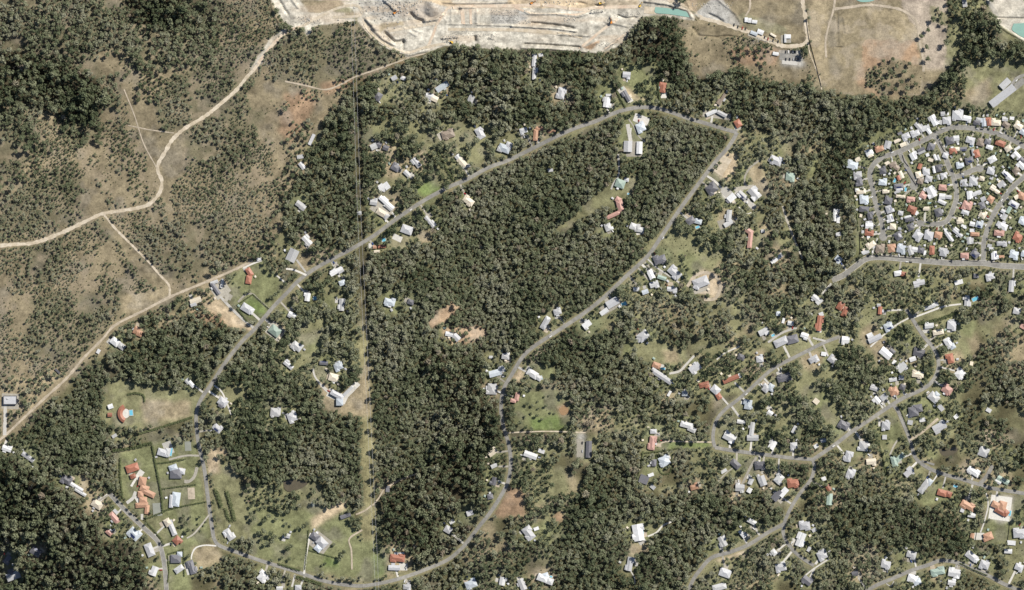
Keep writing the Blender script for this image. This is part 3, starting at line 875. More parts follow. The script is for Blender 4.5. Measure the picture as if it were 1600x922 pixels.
# ------------------------------------------------------------------ map: ground cover and vegetation (later lines paint over earlier ones)
# vegetation classes: 0 open, 1 scattered, 2 scrub, 3 woodland, 4 forest, 5 tall dark forest, 6 garden trees, 7 fine dense forest
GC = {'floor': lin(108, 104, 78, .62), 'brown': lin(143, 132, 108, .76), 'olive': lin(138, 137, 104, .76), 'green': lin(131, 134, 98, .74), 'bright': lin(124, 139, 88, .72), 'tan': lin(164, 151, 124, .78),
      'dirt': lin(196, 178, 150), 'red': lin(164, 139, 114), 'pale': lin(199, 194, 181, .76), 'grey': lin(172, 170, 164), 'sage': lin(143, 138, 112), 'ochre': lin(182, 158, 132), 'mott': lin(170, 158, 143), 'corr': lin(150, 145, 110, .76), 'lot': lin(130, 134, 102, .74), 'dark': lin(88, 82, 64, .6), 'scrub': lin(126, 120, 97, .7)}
AREAS = [
 # --- base of the left scrubland
 ('brown', 2, [(-60, -60), (432, -60), (432, 20), (445, 55), (560, 32), (600, 80), (652, 90), (560, 125), (505, 180), (472, 245), (442, 330), (395, 408), (265, 462), (180, 508), (130, 560), (60, 630), (-60, 720)]),
 ('scrub', 10, [(-60, -60), (352, -60), (348, 45), (332, 95), (270, 118), (212, 112), (185, 85), (150, 70), (140, 95), (172, 140), (188, 152), (165, 178), (150, 215), (120, 225), (92, 192), (50, 180), (62, 215), (90, 240), (-60, 235)]),
 ('dark', 5, [(180, -60), (270, -60), (290, 30), (250, 50), (200, 30)]),
 ('dark', 5, [(-60, 60), (60, 90), (150, 120), (170, 150), (140, 200), (100, 180), (40, 160), (-60, 180)]),
 ('scrub', 8, [(235, 150), (290, 118), (335, 96), (382, 80), (372, 130), (330, 165), (290, 190), (262, 215), (244, 196)]),
 ('scrub', 8, [(345, -60), (428, -60), (425, 40), (390, 95), (345, 85)]),
 ('brown', 2, [(360, 0), (432, 0), (430, 40), (370, 90), (350, 60)]),
 ('scrub', 8, [(-60, 240), (60, 245), (130, 270), (132, 320), (165, 327), (100, 355), (-60, 378)]),
 ('scrub', 8, [(270, 342), (370, 330), (388, 388), (330, 428), (255, 430), (230, 400), (215, 368)]),
 ('scrub', 8, [(42, 385), (88, 375), (100, 400), (86, 440), (45, 445)]),
 ('scrub', 8, [(40, 470), (195, 456), (182, 500), (150, 520), (118, 555), (60, 560), (38, 520)]),
 ('scrub', 8, [(170, 350), (200, 392), (232, 440), (228, 458), (205, 440), (190, 400), (152, 372), (130, 362)]),
 ('scrub', 8, [(275, 170), (400, 110), (410, 180), (400, 240), (330, 290), (290, 250)]),
 ('scrub', 8, [(440, 50), (520, 42), (590, 75), (630, 92), (560, 118), (500, 132), (450, 120), (430, 90)]),
 ('scrub', 8, [(480, 60), (590, 75), (630, 90), (560, 115), (500, 120)]),
 ('brown', 1, [(-60, 330), (-60, 300), (25, 270), (55, 240), (70, 246), (45, 285), (0, 325)]),
 ('brown', 1, [(150, 75), (184, 82), (200, 110), (250, 117), (262, 128), (240, 160), (205, 165), (180, 140), (160, 120)]),
 ('brown', 0, [(196, 150), (240, 162), (255, 240), (240, 262), (236, 312), (228, 240), (205, 190)]),
 ('brown', 0, [(254, 240), (275, 212), (290, 215), (285, 262), (262, 310), (275, 345), (262, 350), (252, 305)]),
 ('brown', 0, [(120, 306), (160, 300), (168, 326), (150, 337), (135, 338)]),
 ('brown', 0, [(166, 344), (205, 388), (250, 436), (262, 448), (240, 452), (196, 400), (160, 352)]),
 ('brown', 0, [(402, 120), (440, 128), (470, 140), (440, 160), (395, 172), (384, 150)]),
 ('red', 1, [(445, 140), (500, 140), (490, 180), (460, 230), (440, 200), (425, 170)]),
 ('red', 1, [(500, 130), (560, 122), (640, 92), (670, 84), (700, 76), (690, 84), (600, 114), (540, 140), (505, 146)]),
 ('brown', 1, [(405, 404), (432, 376), (444, 330), (460, 280), (478, 230), (505, 178), (520, 152), (500, 150), (470, 200), (447, 258), (428, 335), (410, 378), (340, 424), (268, 454), (188, 498), (150, 530), (120, 560), (60, 622), (-60, 712), (-60, 726), (20, 686), (90, 618), (150, 556), (190, 515), (268, 470), (340, 438)]),
 ('tan', 0, [(190, 462), (265, 448), (268, 466), (215, 488), (195, 492)]),
 ('tan', 1, [(10, 590), (50, 590), (80, 575), (100, 585), (60, 625), (20, 660), (0, 640)]),
 # --- big forests
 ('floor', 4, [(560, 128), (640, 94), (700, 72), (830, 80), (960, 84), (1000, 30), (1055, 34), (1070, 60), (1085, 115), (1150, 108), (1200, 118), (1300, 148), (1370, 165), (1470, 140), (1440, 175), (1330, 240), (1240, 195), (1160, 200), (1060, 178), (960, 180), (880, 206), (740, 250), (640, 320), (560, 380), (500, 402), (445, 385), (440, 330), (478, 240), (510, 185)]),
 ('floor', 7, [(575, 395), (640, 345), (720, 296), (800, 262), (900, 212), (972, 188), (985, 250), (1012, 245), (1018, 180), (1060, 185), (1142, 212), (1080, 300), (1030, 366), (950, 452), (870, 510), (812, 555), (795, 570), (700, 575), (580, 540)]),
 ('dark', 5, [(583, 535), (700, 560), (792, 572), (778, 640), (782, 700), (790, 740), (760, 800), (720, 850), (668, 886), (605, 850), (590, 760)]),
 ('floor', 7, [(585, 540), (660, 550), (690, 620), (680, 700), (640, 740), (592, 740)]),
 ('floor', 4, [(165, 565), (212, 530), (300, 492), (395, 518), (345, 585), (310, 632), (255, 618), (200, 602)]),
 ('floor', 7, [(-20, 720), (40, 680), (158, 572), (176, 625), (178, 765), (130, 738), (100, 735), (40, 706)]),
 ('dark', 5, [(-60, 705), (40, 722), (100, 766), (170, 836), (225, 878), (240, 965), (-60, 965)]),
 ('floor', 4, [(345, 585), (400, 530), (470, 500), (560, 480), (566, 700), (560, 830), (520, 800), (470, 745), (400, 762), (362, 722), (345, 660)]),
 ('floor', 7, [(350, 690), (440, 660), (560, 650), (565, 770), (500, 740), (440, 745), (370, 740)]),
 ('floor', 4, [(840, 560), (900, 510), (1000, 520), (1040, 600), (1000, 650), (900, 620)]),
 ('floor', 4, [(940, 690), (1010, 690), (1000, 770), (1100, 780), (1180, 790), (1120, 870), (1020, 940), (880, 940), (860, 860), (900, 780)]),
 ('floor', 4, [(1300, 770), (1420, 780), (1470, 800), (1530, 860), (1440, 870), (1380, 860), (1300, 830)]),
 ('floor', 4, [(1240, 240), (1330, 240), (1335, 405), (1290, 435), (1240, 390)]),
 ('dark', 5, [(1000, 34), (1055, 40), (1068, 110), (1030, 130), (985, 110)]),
 # --- power line corridor
 ('floor', 0, [(551, 110), (561, 110), (571, 380), (576, 500), (563, 500), (557, 330)]),
 ('corr', 0, [(561, 500), (578, 500), (585, 690), (589, 850), (566, 850), (563, 700)]),
 ('green', 0, [(558, 842), (602, 852), (606, 880), (600, 902), (562, 910)]),
 ('bright', 0, [(584, 868), (606, 866), (604, 896), (584, 900)]),
 ('olive', 9, [(575, 195), (640, 185), (760, 195), (840, 218), (760, 252), (660, 306), (600, 340), (575, 330)]),
 ('olive', 9, [(425, 480), (470, 452), (530, 420), (556, 430), (556, 500), (500, 520), (440, 545), (405, 530)]),
 ('olive', 9, [(590, 350), (640, 330), (690, 318), (680, 370), (620, 392), (580, 392)]),
 ('olive', 9, [(400, 545), (470, 520), (560, 490), (562, 600), (500, 600), (440, 612), (370, 592)]),
 ('olive', 9, [(335, 605), (400, 600), (440, 625), (470, 660), (440, 672), (350, 680)]),
 ('olive', 9, [(985, 395), (1050, 350), (1110, 312), (1180, 330), (1130, 400), (1080, 470), (1000, 470)]),
 ('olive', 9, [(1200, 470), (1300, 460), (1400, 480), (1500, 470), (1520, 560), (1490, 680), (1420, 700), (1300, 690), (1230, 660), (1200, 580)]),
 ('olive', 9, [(1120, 640), (1200, 590), (1260, 700), (1200, 760), (1130, 740)]),
 # --- lawns and clearings, left half
 ('green', 0, [(362, 428), (400, 406), (440, 432), (450, 450), (424, 478), (400, 504), (374, 490), (356, 462)]),
 ('bright', 0, [(370, 480), (395, 462), (420, 484), (400, 502)]),
 ('olive', 1, [(425, 372), (450, 366), (450, 392), (432, 398)]),
 ('tan', 1, [(462, 400), (510, 388), (538, 392), (482, 424), (462, 418)]),
 ('dirt', 0, [(316, 474), (342, 468), (386, 505), (400, 516), (372, 514), (352, 510), (332, 496)]),
 ('red', 1, [(300, 488), (330, 496), (352, 512), (340, 520), (310, 505)]),
 ('olive', 0, [(158, 592), (240, 602), (300, 612), (318, 618), (306, 655), (215, 672), (165, 664)]),
 ('tan', 0, [(220, 625), (300, 628), (300, 652), (225, 662)]),
 ('green', 0, [(178, 706), (240, 694), (246, 792), (216, 806), (186, 764)]),
 ('green', 0, [(238, 690), (306, 688), (322, 790), (330, 838), (292, 872), (302, 930), (252, 930), (252, 850), (220, 812), (246, 800)]),
 ('olive', 0, [(228, 808), (255, 804), (262, 846), (248, 842)]), ('tan', 0, [(300, 855), (338, 852), (350, 875), (310, 892)]),
 ('olive', 0, [(326, 712), (366, 728), (388, 790), (402, 842), (340, 842)]),
 ('dirt', 0, [(323, 714), (342, 713), (345, 738), (325, 741)]), ('dirt', 0, [(325, 700), (355, 702), (356, 711), (325, 712)]),
 ('green', 0, [(385, 786), (450, 796), (500, 788), (562, 828), (560, 908), (470, 892), (396, 868)]),
 ('dirt', 0, [(486, 812), (512, 792), (540, 780), (540, 796), (510, 812), (488, 828)]),
 ('bright', 0, [(508, 868), (528, 876), (530, 888), (505, 884)]),
 ('olive', 1, [(380, 760), (440, 750), (500, 752), (510, 790), (440, 800), (390, 790)]),
 ('tan', 0, [(498, 596), (512, 600), (528, 620), (560, 596), (577, 560), (580, 650), (530, 648), (506, 632)]),
 ('green', 0, [(478, 528), (504, 526), (504, 548), (482, 550)]), ('olive', 1, [(440, 545), (490, 548), (500, 568), (470, 566)]),
 ('green', 0, [(567, 208), (590, 200), (588, 218), (570, 228)]), ('green', 0, [(610, 204), (630, 200), (626, 210), (612, 212)]),
 ('bright', 0, [(645, 294), (672, 278), (692, 292), (664, 308)]), ('olive', 1, [(655, 204), (690, 208), (682, 240), (655, 228)]),
 ('olive', 1, [(684, 236), (708, 246), (728, 274), (708, 284), (690, 262)]), ('tan', 0, [(612, 226), (622, 222), (616, 246), (606, 250)]),
 ('sage', 0, [(612, 360), (632, 368), (635, 380), (614, 378)]), ('tan', 0, [(652, 362), (672, 358), (672, 378), (650, 382)]),
 ('green', 0, [(500, 470), (520, 458), (528, 480), (512, 488)]), ('green', 0, [(640, 318), (690, 304), (668, 322)]),
 ('ochre', 0, [(664, 508), (688, 482), (718, 472), (720, 486), (694, 504), (674, 514)]), ('ochre', 1, [(690, 512), (720, 508), (752, 512), (762, 524), (735, 534), (708, 540), (694, 530)]),
 ('olive', 1, [(580, 120), (640, 120), (650, 160), (590, 165)]), ('olive', 1, [(650, 160), (700, 150), (690, 175), (655, 175)]),
 # --- right half clearings
 ('olive', 0, [(955, 284), (985, 274), (1000, 280), (990, 300), (940, 326), (882, 360), (856, 368), (900, 332)]),
 ('green', 1, [(970, 176), (1012, 172), (1014, 200), (1006, 246), (966, 246)]), ('grey', 0, [(990, 182), (1004, 184), (1008, 194), (994, 196)]),
 ('green', 1, [(936, 122), (956, 124), (976, 168), (944, 174), (930, 150)]), ('green', 1, [(955, 100), (1028, 100), (1030, 166), (985, 168)]),
 ('dirt', 0, [(966, 136), (980, 136), (1000, 156), (1012, 150), (1002, 162), (982, 150)]),
 ('green', 1, [(1098, 262), (1120, 272), (1165, 258), (1196, 252), (1200, 300), (1196, 318), (1160, 330), (1108, 312)]),
 ('tan', 0, [(1168, 262), (1190, 252), (1204, 310), (1186, 302), (1172, 284)]), ('dirt', 0, [(1118, 270), (1132, 238), (1152, 240), (1150, 268), (1135, 286)]),
 ('concrete', 0, [(1126, 292), (1137, 296), (1147, 308), (1138, 314), (1127, 304)]),
 ('green', 1, [(1058, 392), (1080, 396), (1108, 422), (1084, 436), (1062, 432)]), ('dirt', 1, [(1090, 420), (1120, 426), (1136, 446), (1120, 468), (1090, 456)]),
 ('olive', 0, [(1180, 330), (1200, 322), (1196, 340), (1176, 356)]), ('green', 0, [(1262, 252), (1280, 244), (1278, 274), (1262, 282)]),
 ('green', 0, [(966, 545), (982, 528), (992, 534), (988, 552), (972, 560)]), ('olive', 0, [(988, 536), (1020, 528), (1070, 546), (1080, 558), (1060, 570), (1010, 566), (992, 556)]),
 ('tan', 0, [(1032, 545), (1060, 548), (1064, 566), (1040, 572)]),
 ('green', 0, [(800, 616), (872, 606), (896, 634), (892, 672), (804, 674)]), ('bright', 0, [(826, 654), (880, 650), (884, 672), (830, 673)]),
 ('tan', 1, [(896, 642), (950, 632), (960, 668), (906, 678)]), ('olive', 1, [(956, 634), (996, 640), (1004, 684), (960, 686)]),
 ('red', 0, [(870, 636), (884, 630), (892, 646), (876, 654)]),
 ('green', 0, [(838, 568), (862, 572), (870, 588), (850, 596)]), ('dirt', 0, [(800, 588), (816, 572), (820, 590), (806, 600)]),
 ('olive', 1, [(802, 692), (866, 690), (862, 720), (838, 740), (806, 742)]), ('red', 0, [(772, 806), (796, 758), (820, 768), (822, 810)]),
 ('olive', 1, [(820, 740), (880, 730), (890, 770), (840, 790)]), ('green', 1, [(838, 815), (880, 815), (886, 836), (852, 852)]),
 ('red', 0, [(862, 806), (878, 796), (882, 812), (868, 820)]),
 ('bright', 0, [(1034, 690), (1108, 690), (1108, 697), (1040, 702)]), ('green', 1, [(998, 705), (1050, 705), (1040, 742), (1004, 752)]),
 ('tan', 0, [(980, 846), (1014, 850), (1014, 866), (986, 868)]), ('olive', 0, [(1012, 818), (1044, 812), (1030, 832), (1016, 836)]),
 ('grey', 0, [(900, 676), (914, 678), (912, 716), (902, 716)]),
 ('olive', 0, [(1432, 490), (1500, 474), (1508, 480), (1480, 494), (1436, 504)]), ('green', 0, [(1496, 504), (1524, 496), (1520, 528), (1502, 522)]),
 ('green', 1, [(1438, 622), (1452, 620), (1478, 646), (1446, 664), (1422, 640)]), ('green', 1, [(1366, 652), (1402, 648), (1418, 690), (1372, 696)]),
 ('green', 1, [(1376, 690), (1388, 690), (1398, 745), (1384, 752)]), ('green', 0, [(1440, 700), (1460, 702), (1468, 716), (1450, 716)]),
 ('green', 0, [(1546, 790), (1552, 770), (1600, 784), (1600, 830), (1566, 852), (1540, 850), (1534, 830)]), ('green', 1, [(1486, 780), (1540, 772), (1532, 834), (1506, 834), (1500, 810)]),
 ('green', 1, [(1430, 770), (1470, 752), (1492, 780), (1440, 790)]), ('dirt', 1, [(1540, 670), (1556, 680), (1546, 694), (1536, 688)]),
 ('pale', 0, [(1549, 774), (1582, 776), (1580, 812), (1562, 818), (1548, 806)]),
 ('green', 1, [(1270, 600), (1300, 600), (1290, 640), (1260, 640)]), ('green', 1, [(1430, 866), (1440, 862), (1440, 884), (1425, 888)]),
 ('green', 1, [(1100, 850), (1128, 836), (1132, 862), (1106, 868)]), ('green', 1, [(1130, 660), (1180, 650), (1192, 700), (1130, 696)]),
 ('dirt', 1, [(1118, 866), (1160, 858), (1164, 866), (1120, 878)]), ('green', 0, [(1586, 770), (1600, 768), (1600, 790)]),
 ('green', 1, [(1400, 850), (1418, 850), (1420, 880), (1404, 884)]), ('green', 1, [(1385, 525), (1430, 520), (1440, 545), (1400, 560)]),
 ('dirt', 1, [(1140, 770), (1158, 768), (1156, 782), (1136, 786)]), ('green', 1, [(1560, 700), (1580, 690), (1590, 720), (1566, 724)]),
 # --- top right
 ('brown', 2, [(1060, 30), (1100, 30), (1180, 56), (1262, 74), (1275, 140), (1200, 122), (1150, 108), (1085, 118), (1070, 60)]),
 ('red', 1, [(1170, 70), (1220, 78), (1210, 104), (1150, 100), (1140, 80)]), ('brown', 0, [(1088, 36), (1150, 48), (1160, 58), (1110, 60), (1092, 56)]),
 ('brown', 0, [(1050, -60), (1260, -60), (1262, 70), (1200, 60), (1110, 30), (1070, 10)]), ('grey', 0, [(1085, 22), (1110, 0), (1130, 0), (1158, 40), (1130, 38), (1095, 28)]),
 ('sage', 0, [(1160, 20), (1230, 42), (1228, 54), (1170, 46), (1150, 30)]),
 ('brown', 0, [(1258, -60), (1480, -60), (1478, 112), (1440, 150), (1370, 152), (1290, 142), (1266, 80)]),
 ('tan', 0, [(1265, -60), (1300, -60), (1292, 60), (1296, 130), (1284, 130), (1264, 60)]), ('brown', 0, [(1325, 22), (1370, 14), (1356, 66), (1325, 90), (1318, 60)]),
 ('red', 0, [(1350, 62), (1430, 60), (1436, 90), (1440, 145), (1370, 150), (1340, 130)]), ('tan', 0, [(1352, 14), (1410, 18), (1434, 50), (1430, 66), (1372, 62)]),
 ('mott', 0, [(1400, -60), (1480, -60), (1480, 110), (1446, 110), (1438, 50), (1410, 15)]),
 ('brown', 2, [(1356, 112), (1396, 84), (1442, 96), (1434, 140), (1392, 156), (1356, 144)]),
 ('sage', 1, [(1455, 10), (1485, 20), (1478, 40), (1456, 35)]),
 ('olive', 1, [(1478, 50), (1500, 20), (1540, -60), (1560, 30), (1580, 60), (1600, 80), (1600, 96), (1520, 118), (1478, 140)]),
 ('olive', 0, [(1510, 112), (1545, 96), (1660, 92), (1660, 190), (1570, 172), (1500, 166)]), ('tan', 0, [(1500, 150), (1545, 120), (1550, 150), (1520, 168)]), ('green', 0, [(1560, 98), (1660, 94), (1660, 118), (1570, 116)]),
 ('grey', 0, [(1216, 80), (1250, 78), (1258, 104), (1222, 104)]),
 ('floor', 5, [(1505, 22), (1535, 18), (1562, 50), (1560, 68), (1612, 66), (1640, 92), (1545, 90), (1515, 97), (1492, 122), (1468, 140), (1462, 130), (1488, 100), (1504, 68)]),
 # --- estate
 ('lot', 6, [(1328, 252), (1368, 228), (1440, 190), (1488, 172), (1660, 180), (1660, 414), (1360, 404), (1342, 392), (1334, 300)]),
 ('green', 0, [(1328, 288), (1334, 288), (1345, 340), (1343, 400), (1337, 418), (1334, 400), (1337, 345)]),
 ('green', 1, [(1328, 232), (1380, 200), (1430, 186), (1434, 194), (1380, 216), (1332, 244)]),
 ('olive', 1, [(1355, 410), (1440, 414), (1440, 422), (1390, 422), (1345, 428)]),
 # --- earthworks
 ('pale', 0, [(424, -60), (424, 0), (436, 26), (452, 46), (430, 62), (410, 92), (396, 112), (390, 108), (420, 62), (440, 46), (470, 44), (480, 58), (492, 40), (560, 32), (566, 44), (600, 74), (640, 90), (665, 82), (696, 71), (760, 76), (860, 78), (938, 84), (968, 72), (990, 44), (1002, 26), (1024, 24), (1084, 32), (1086, 22), (1060, 6), (1040, -60)]),
 ('brown', 0, [(468, 0), (535, 0), (540, 8), (500, 22), (480, 20)]), ('sage', 0, [(518, 22), (556, 14), (556, 26), (520, 26)]),
 ('grey', 0, [(560, 2), (610, -2), (640, 10), (690, 0), (698, 18), (680, 30), (640, 24), (600, 30), (575, 22)]), ('grey', 0, [(765, 22), (810, 14), (830, 24), (812, 38), (770, 38)]),
 ('dirt', 0, [(560, -20), (1000, -20), (1000, 12), (900, 14), (700, 10)]), ('sage', 0, [(600, 34), (640, 28), (640, 36), (604, 46)]),
 ('pale', 0, [(705, 0), (795, -4), (790, 8), (710, 6)]), ('red', 0, [(910, 74), (925, 66), (936, 62), (938, 66), (924, 78)]),
 ('pale', 0, [(1538, -60), (1660, -60), (1660, 75), (1600, 66), (1574, 48), (1556, 36), (1555, 26)]), ('grey', 0, [(1540, 0), (1548, 0), (1562, 26), (1556, 28)]),
]
GC['concrete'] = lin(232, 228, 220)
GX = np.arange(-40, 1641, 2.0); GY = np.concatenate([np.arange(-40, 98, 1.0), np.arange(98, 963, 2.0)])
def gix(x): return np.clip(((np.asarray(x) + 40) / 2).astype(int), 0, len(GX) - 1)
def giy(y): return np.clip(np.searchsorted(GY, np.asarray(y)), 0, len(GY) - 1)
gx, gy = np.meshgrid(GX, GY)
jx = gx + 9 * (fbm(gx + 900, gy, 16, 3) - 0.5); jy = gy + 9 * (fbm(gx, gy + 700, 16, 3) - 0.5)
kx = jx + 44 * (fbm(gx + 33, gy + 61, 46, 3) - 0.5); ky = jy + 44 * (fbm(gx + 811, gy + 13, 46, 3) - 0.5)
veg = np.full(gx.shape, 3, int)
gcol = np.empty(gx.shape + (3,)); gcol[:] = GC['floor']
# woodland floor: bush litter and lawn patches of the acreage blocks
k = np.clip((fbm(gx, gy, 46, 4) - 0.44) * 7, 0, 1)[..., None] * np.clip((gx - 760) / 80, 0.35, 1)[..., None]
gcol = gcol * (1 - k) + np.array(GC['olive']) * k
k = np.clip((fbm(gx + 500, gy + 90, 30, 3) - 0.56) * 8, 0, 1)[..., None]
gcol = gcol * (1 - k) + np.array(GC['tan']) * k * 0.8 + gcol * k * 0.2
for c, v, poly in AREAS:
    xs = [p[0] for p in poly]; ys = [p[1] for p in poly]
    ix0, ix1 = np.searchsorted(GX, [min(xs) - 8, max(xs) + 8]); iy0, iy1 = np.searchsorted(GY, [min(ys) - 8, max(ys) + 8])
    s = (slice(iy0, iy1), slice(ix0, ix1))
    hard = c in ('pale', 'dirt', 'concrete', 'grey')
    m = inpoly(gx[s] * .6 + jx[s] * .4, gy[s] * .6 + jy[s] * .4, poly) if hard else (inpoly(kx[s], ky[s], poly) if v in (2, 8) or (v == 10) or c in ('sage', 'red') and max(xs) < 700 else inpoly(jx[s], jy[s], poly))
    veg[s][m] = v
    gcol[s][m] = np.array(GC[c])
# mown ground round every house
import re as _re
for i_, (hx, hy, hw_, hd_) in enumerate(_re.findall(r'^[A-Z] [a-z]\*? (\d+),(\d+),(\d+),(\d+)', HOUSES, _re.M)):
    hx, hy = float(hx), float(hy)
    if 1325 < hx and 170 < hy < 412: continue
    rr = max(float(hw_), float(hd_)) / 2 + random.uniform(5, 12)
    ix0, ix1 = gix([hx - 2 * rr, hx + 2 * rr]); iy0, iy1 = giy([hy - 2 * rr, hy + 2 * rr]); s = (slice(iy0, iy1), slice(ix0, ix1))
    m = np.hypot(kx[s] - hx, (ky[s] - hy) * 1.1) * .35 + np.hypot(gx[s] - hx, gy[s] - hy) * .65 < rr
    m &= np.isin(veg[s], (3, 4, 5, 7, 9))
    veg[s][m] = 1; gcol[s][m] = np.array(GC[random.choice(['olive', 'olive', 'green', 'green', 'tan', 'lot'])])
soft = np.stack([gcol[..., c_] for c_ in range(3)], -1)
for _ in range(5):
    soft = (soft + np.roll(soft, 1, 0) + np.roll(soft, -1, 0) + np.roll(soft, 1, 1) + np.roll(soft, -1, 1)) / 5
kq = (gy > 96)[..., None]
gcol = np.where(kq, soft, gcol * .5 + soft * .5)
# natural colour drift: dry and green patches, bare spots, wheel-worn streaks
n1 = fbm(gx, gy, 60, 4) - 0.5; n2 = fbm(gx + 300, gy + 100, 9, 3) - 0.5; n3 = fbm(gx + 50, gy + 800, 26, 3)
n4 = fbm(gx + 640, gy + 340, 4.5, 2) - 0.5
gcol *= (1 + 0.5 * n1 + 0.8 * n2 + 0.55 * n4 * (veg < 3))[..., None]
dry = np.clip((n3 - 0.52) * 5, 0, 1)[..., None] * 0.45
lum = gcol.mean(-1, keepdims=True)
gcol = gcol * (1 - dry) + dry * lum * np.array([1.12, 1.02, 0.85])
left = (np.clip((520 - gx) / 60, 0, 1) * ((veg == 2) | (veg == 8) | (veg == 10)))[..., None] * np.clip((fbm(gx + 77, gy, 13, 3) - 0.5) * 5, 0, 1)[..., None]
gcol = gcol * (1 - 0.55 * left) + np.array(lin(156, 143, 122)) * 0.55 * left
# earthworks: raked ground, tinted stripes
inq = ((gy < 92) & (veg == 0) & (gx > 420) & (gx < 1090))
st = fbm(gx / 7, gy, 7, 3) - 0.5
gcol[inq] *= (1 + 0.5 * st[inq] + 0.55 * (fbm(gx[inq], gy[inq], 4, 2) - 0.5))[:, None]
pk = np.clip((fbm(gx / 4, gy, 15, 3) - 0.53) * 6, 0, 1) * inq
gcol = gcol * (1 - 0.45 * pk[..., None]) + np.array(lin(196, 176, 152)) * 0.45 * pk[..., None]
mo = np.clip((fbm(gx + 5, gy + 9, 18, 4) - .5) * 7, 0, 1) * ((gx > 1255) & (gx < 1485) & (gy < 150) & (veg == 0))
gcol = gcol * (1 - .35 * mo[..., None]) + np.array(lin(188, 176, 158)) * .35 * mo[..., None]
# verges along sealed roads
for key, (pts, wd, *_r) in STREETS.items():
    d = seg_dist(gx, gy, pts)
    m = (d < wd / 2 + 5) & (veg != 6) & (veg != 0)
    if key != 'TRAIL':
        t = np.array(GC['olive']) * 0.75 + np.array(GC['tan']) * 0.25
        kk = np.clip((wd / 2 + 4.2 - d) / 2.5, 0, 1)[..., None] * (veg[..., None] != 0) * 0.8
        gcol = gcol * (1 - kk) + t * kk
gcol = np.clip(gcol * ALB, 0.01, 0.6)

# earthworks relief: banks, berms, pits, stockpiles (metres)
q = np.zeros(gx.shape)
def berm(pts, h, s):
    global q
    d_ = seg_dist(gx, gy, pts) + 1.2 * (fbm(gx + 9, gy, 5, 2) - .5)
    q = q + 1.5 * h * np.clip(1.15 - np.abs(d_) / (s * 1.25), 0, 1)
for pts, hh, ss in [
    ([(424, 0), (428, 22), (440, 40)], 2.5, 2.5), ([(436, 0), (444, 14), (450, 22)], -2.5, 2), ([(457, 0), (466, 12)], 2, 1.6),
    ([(600, 0), (612, 10), (617, 16)], 3, 2.2), ([(641, 21), (650, 30), (660, 33)], -4, 3), ([(662, 33), (680, 31), (690, 24)], 2.5, 2.2),
    ([(572, 30), (582, 40), (590, 46)], 3.5, 2.6), ([(602, 52), (612, 62), (618, 66), (630, 65)], -4, 3), ([(582, 44), (600, 62), (616, 70)], 2.5, 2.4),
    ([(566, 40), (580, 60), (606, 76), (640, 86), (668, 78)], 1.6, 2.2), ([(630, 62), (630, 78)], -2.5, 1.4), ([(640, 50), (650, 56), (656, 50), (646, 46)], 1.5, 2),
    ([(706, 12), (705, 36)], 1.6, 1.4), ([(700, 38), (735, 38)], 1.2, 1.2), ([(745, 16), (745, 36)], 2.2, 1.4), ([(746, 39), (800, 40)], 1.6, 1.4), ([(715, 16), (718, 14)], -2.5, 2.5),
    ([(693, 4), (715, 5), (760, 5), (800, 3)], 1.6, 1.4), ([(718, 12), (742, 12)], 1.4, 1.2), ([(742, 58), (742, 62)], -4, 2.6), ([(690, 60), (715, 58)], 2, 1.3), ([(762, 60), (772, 61)], 1.6, 1.2),
    ([(820, 18), (826, 22), (870, 22), (905, 26), (918, 22)], 1.6, 1.6), ([(830, 36), (865, 39), (895, 44)], -3.2, 2.4), ([(800, 41), (840, 43), (870, 45), (900, 49)], 2.2, 1.6),
    ([(872, 54), (920, 56), (940, 40), (960, 32)], 1.6, 1.6), ([(820, 69), (860, 71), (905, 74)], -3.0, 2.2), ([(815, 75), (860, 76), (900, 80), (936, 83)], 2.2, 1.8),
    ([(930, 8), (942, 10), (944, 2)], -2.5, 1.8), ([(905, 4), (915, 6)], -2, 1.6), ([(966, 24), (980, 29), (994, 27)], -2.5, 1.6), ([(955, 26), (956, 30)], 4, 2.2),
    ([(922, 20), (942, 18)], 2, 1.3), ([(938, 82), (970, 58), (990, 44)], 2.2, 2.2), ([(945, 34), (975, 40), (980, 42)], 1.6, 1.8), ([(910, 78), (930, 66)], 1.8, 3),
    ([(888, 6), (889, 20)], 1.2, 1.0), ([(846, 4), (847, 16)], 1.2, 1.0),
    ([(1008, 2), (1040, 6), (1075, 16), (1081, 27)], 2.6, 2.2), ([(1070, -5), (1078, 14), (1092, 28)], 1.6, 1.4), ([(1122, 0), (1150, 22), (1158, 36)], 1.6, 1.3),
    ([(1082, 42), (1092, 56), (1120, 58), (1135, 56), (1152, 58)], -1.8, 1.4), ([(1108, 22), (1124, 30), (1128, 33)], -2.5, 2.2), ([(1308, 20), (1309, 70), (1305, 74), (1316, 74)], -1.6, 1.2),
    ([(1318, 28), (1322, 50)], 1.2, 1.2), ([(1556, 28), (1600, 29), (1640, 28)], -2, 1.4), ([(1555, 34), (1575, 50), (1600, 63), (1640, 74)], 2, 2)]:
    berm(pts, hh, ss)
# grey stockpile cone and rubble
q += 11 * np.clip(1 - np.hypot(gx - 676, gy - 12) / 15, 0, 1) ** 0.9
rub = ((gx > 560) & (gx < 700) & (gy < 46) & inq)
q[rub] += 2.2 * (fbm(gx[rub], gy[rub], 5, 2) - 0.5)
q[inq] += 0.9 * (fbm(gx[inq], gy[inq], 9, 3)[:] - 0.5)

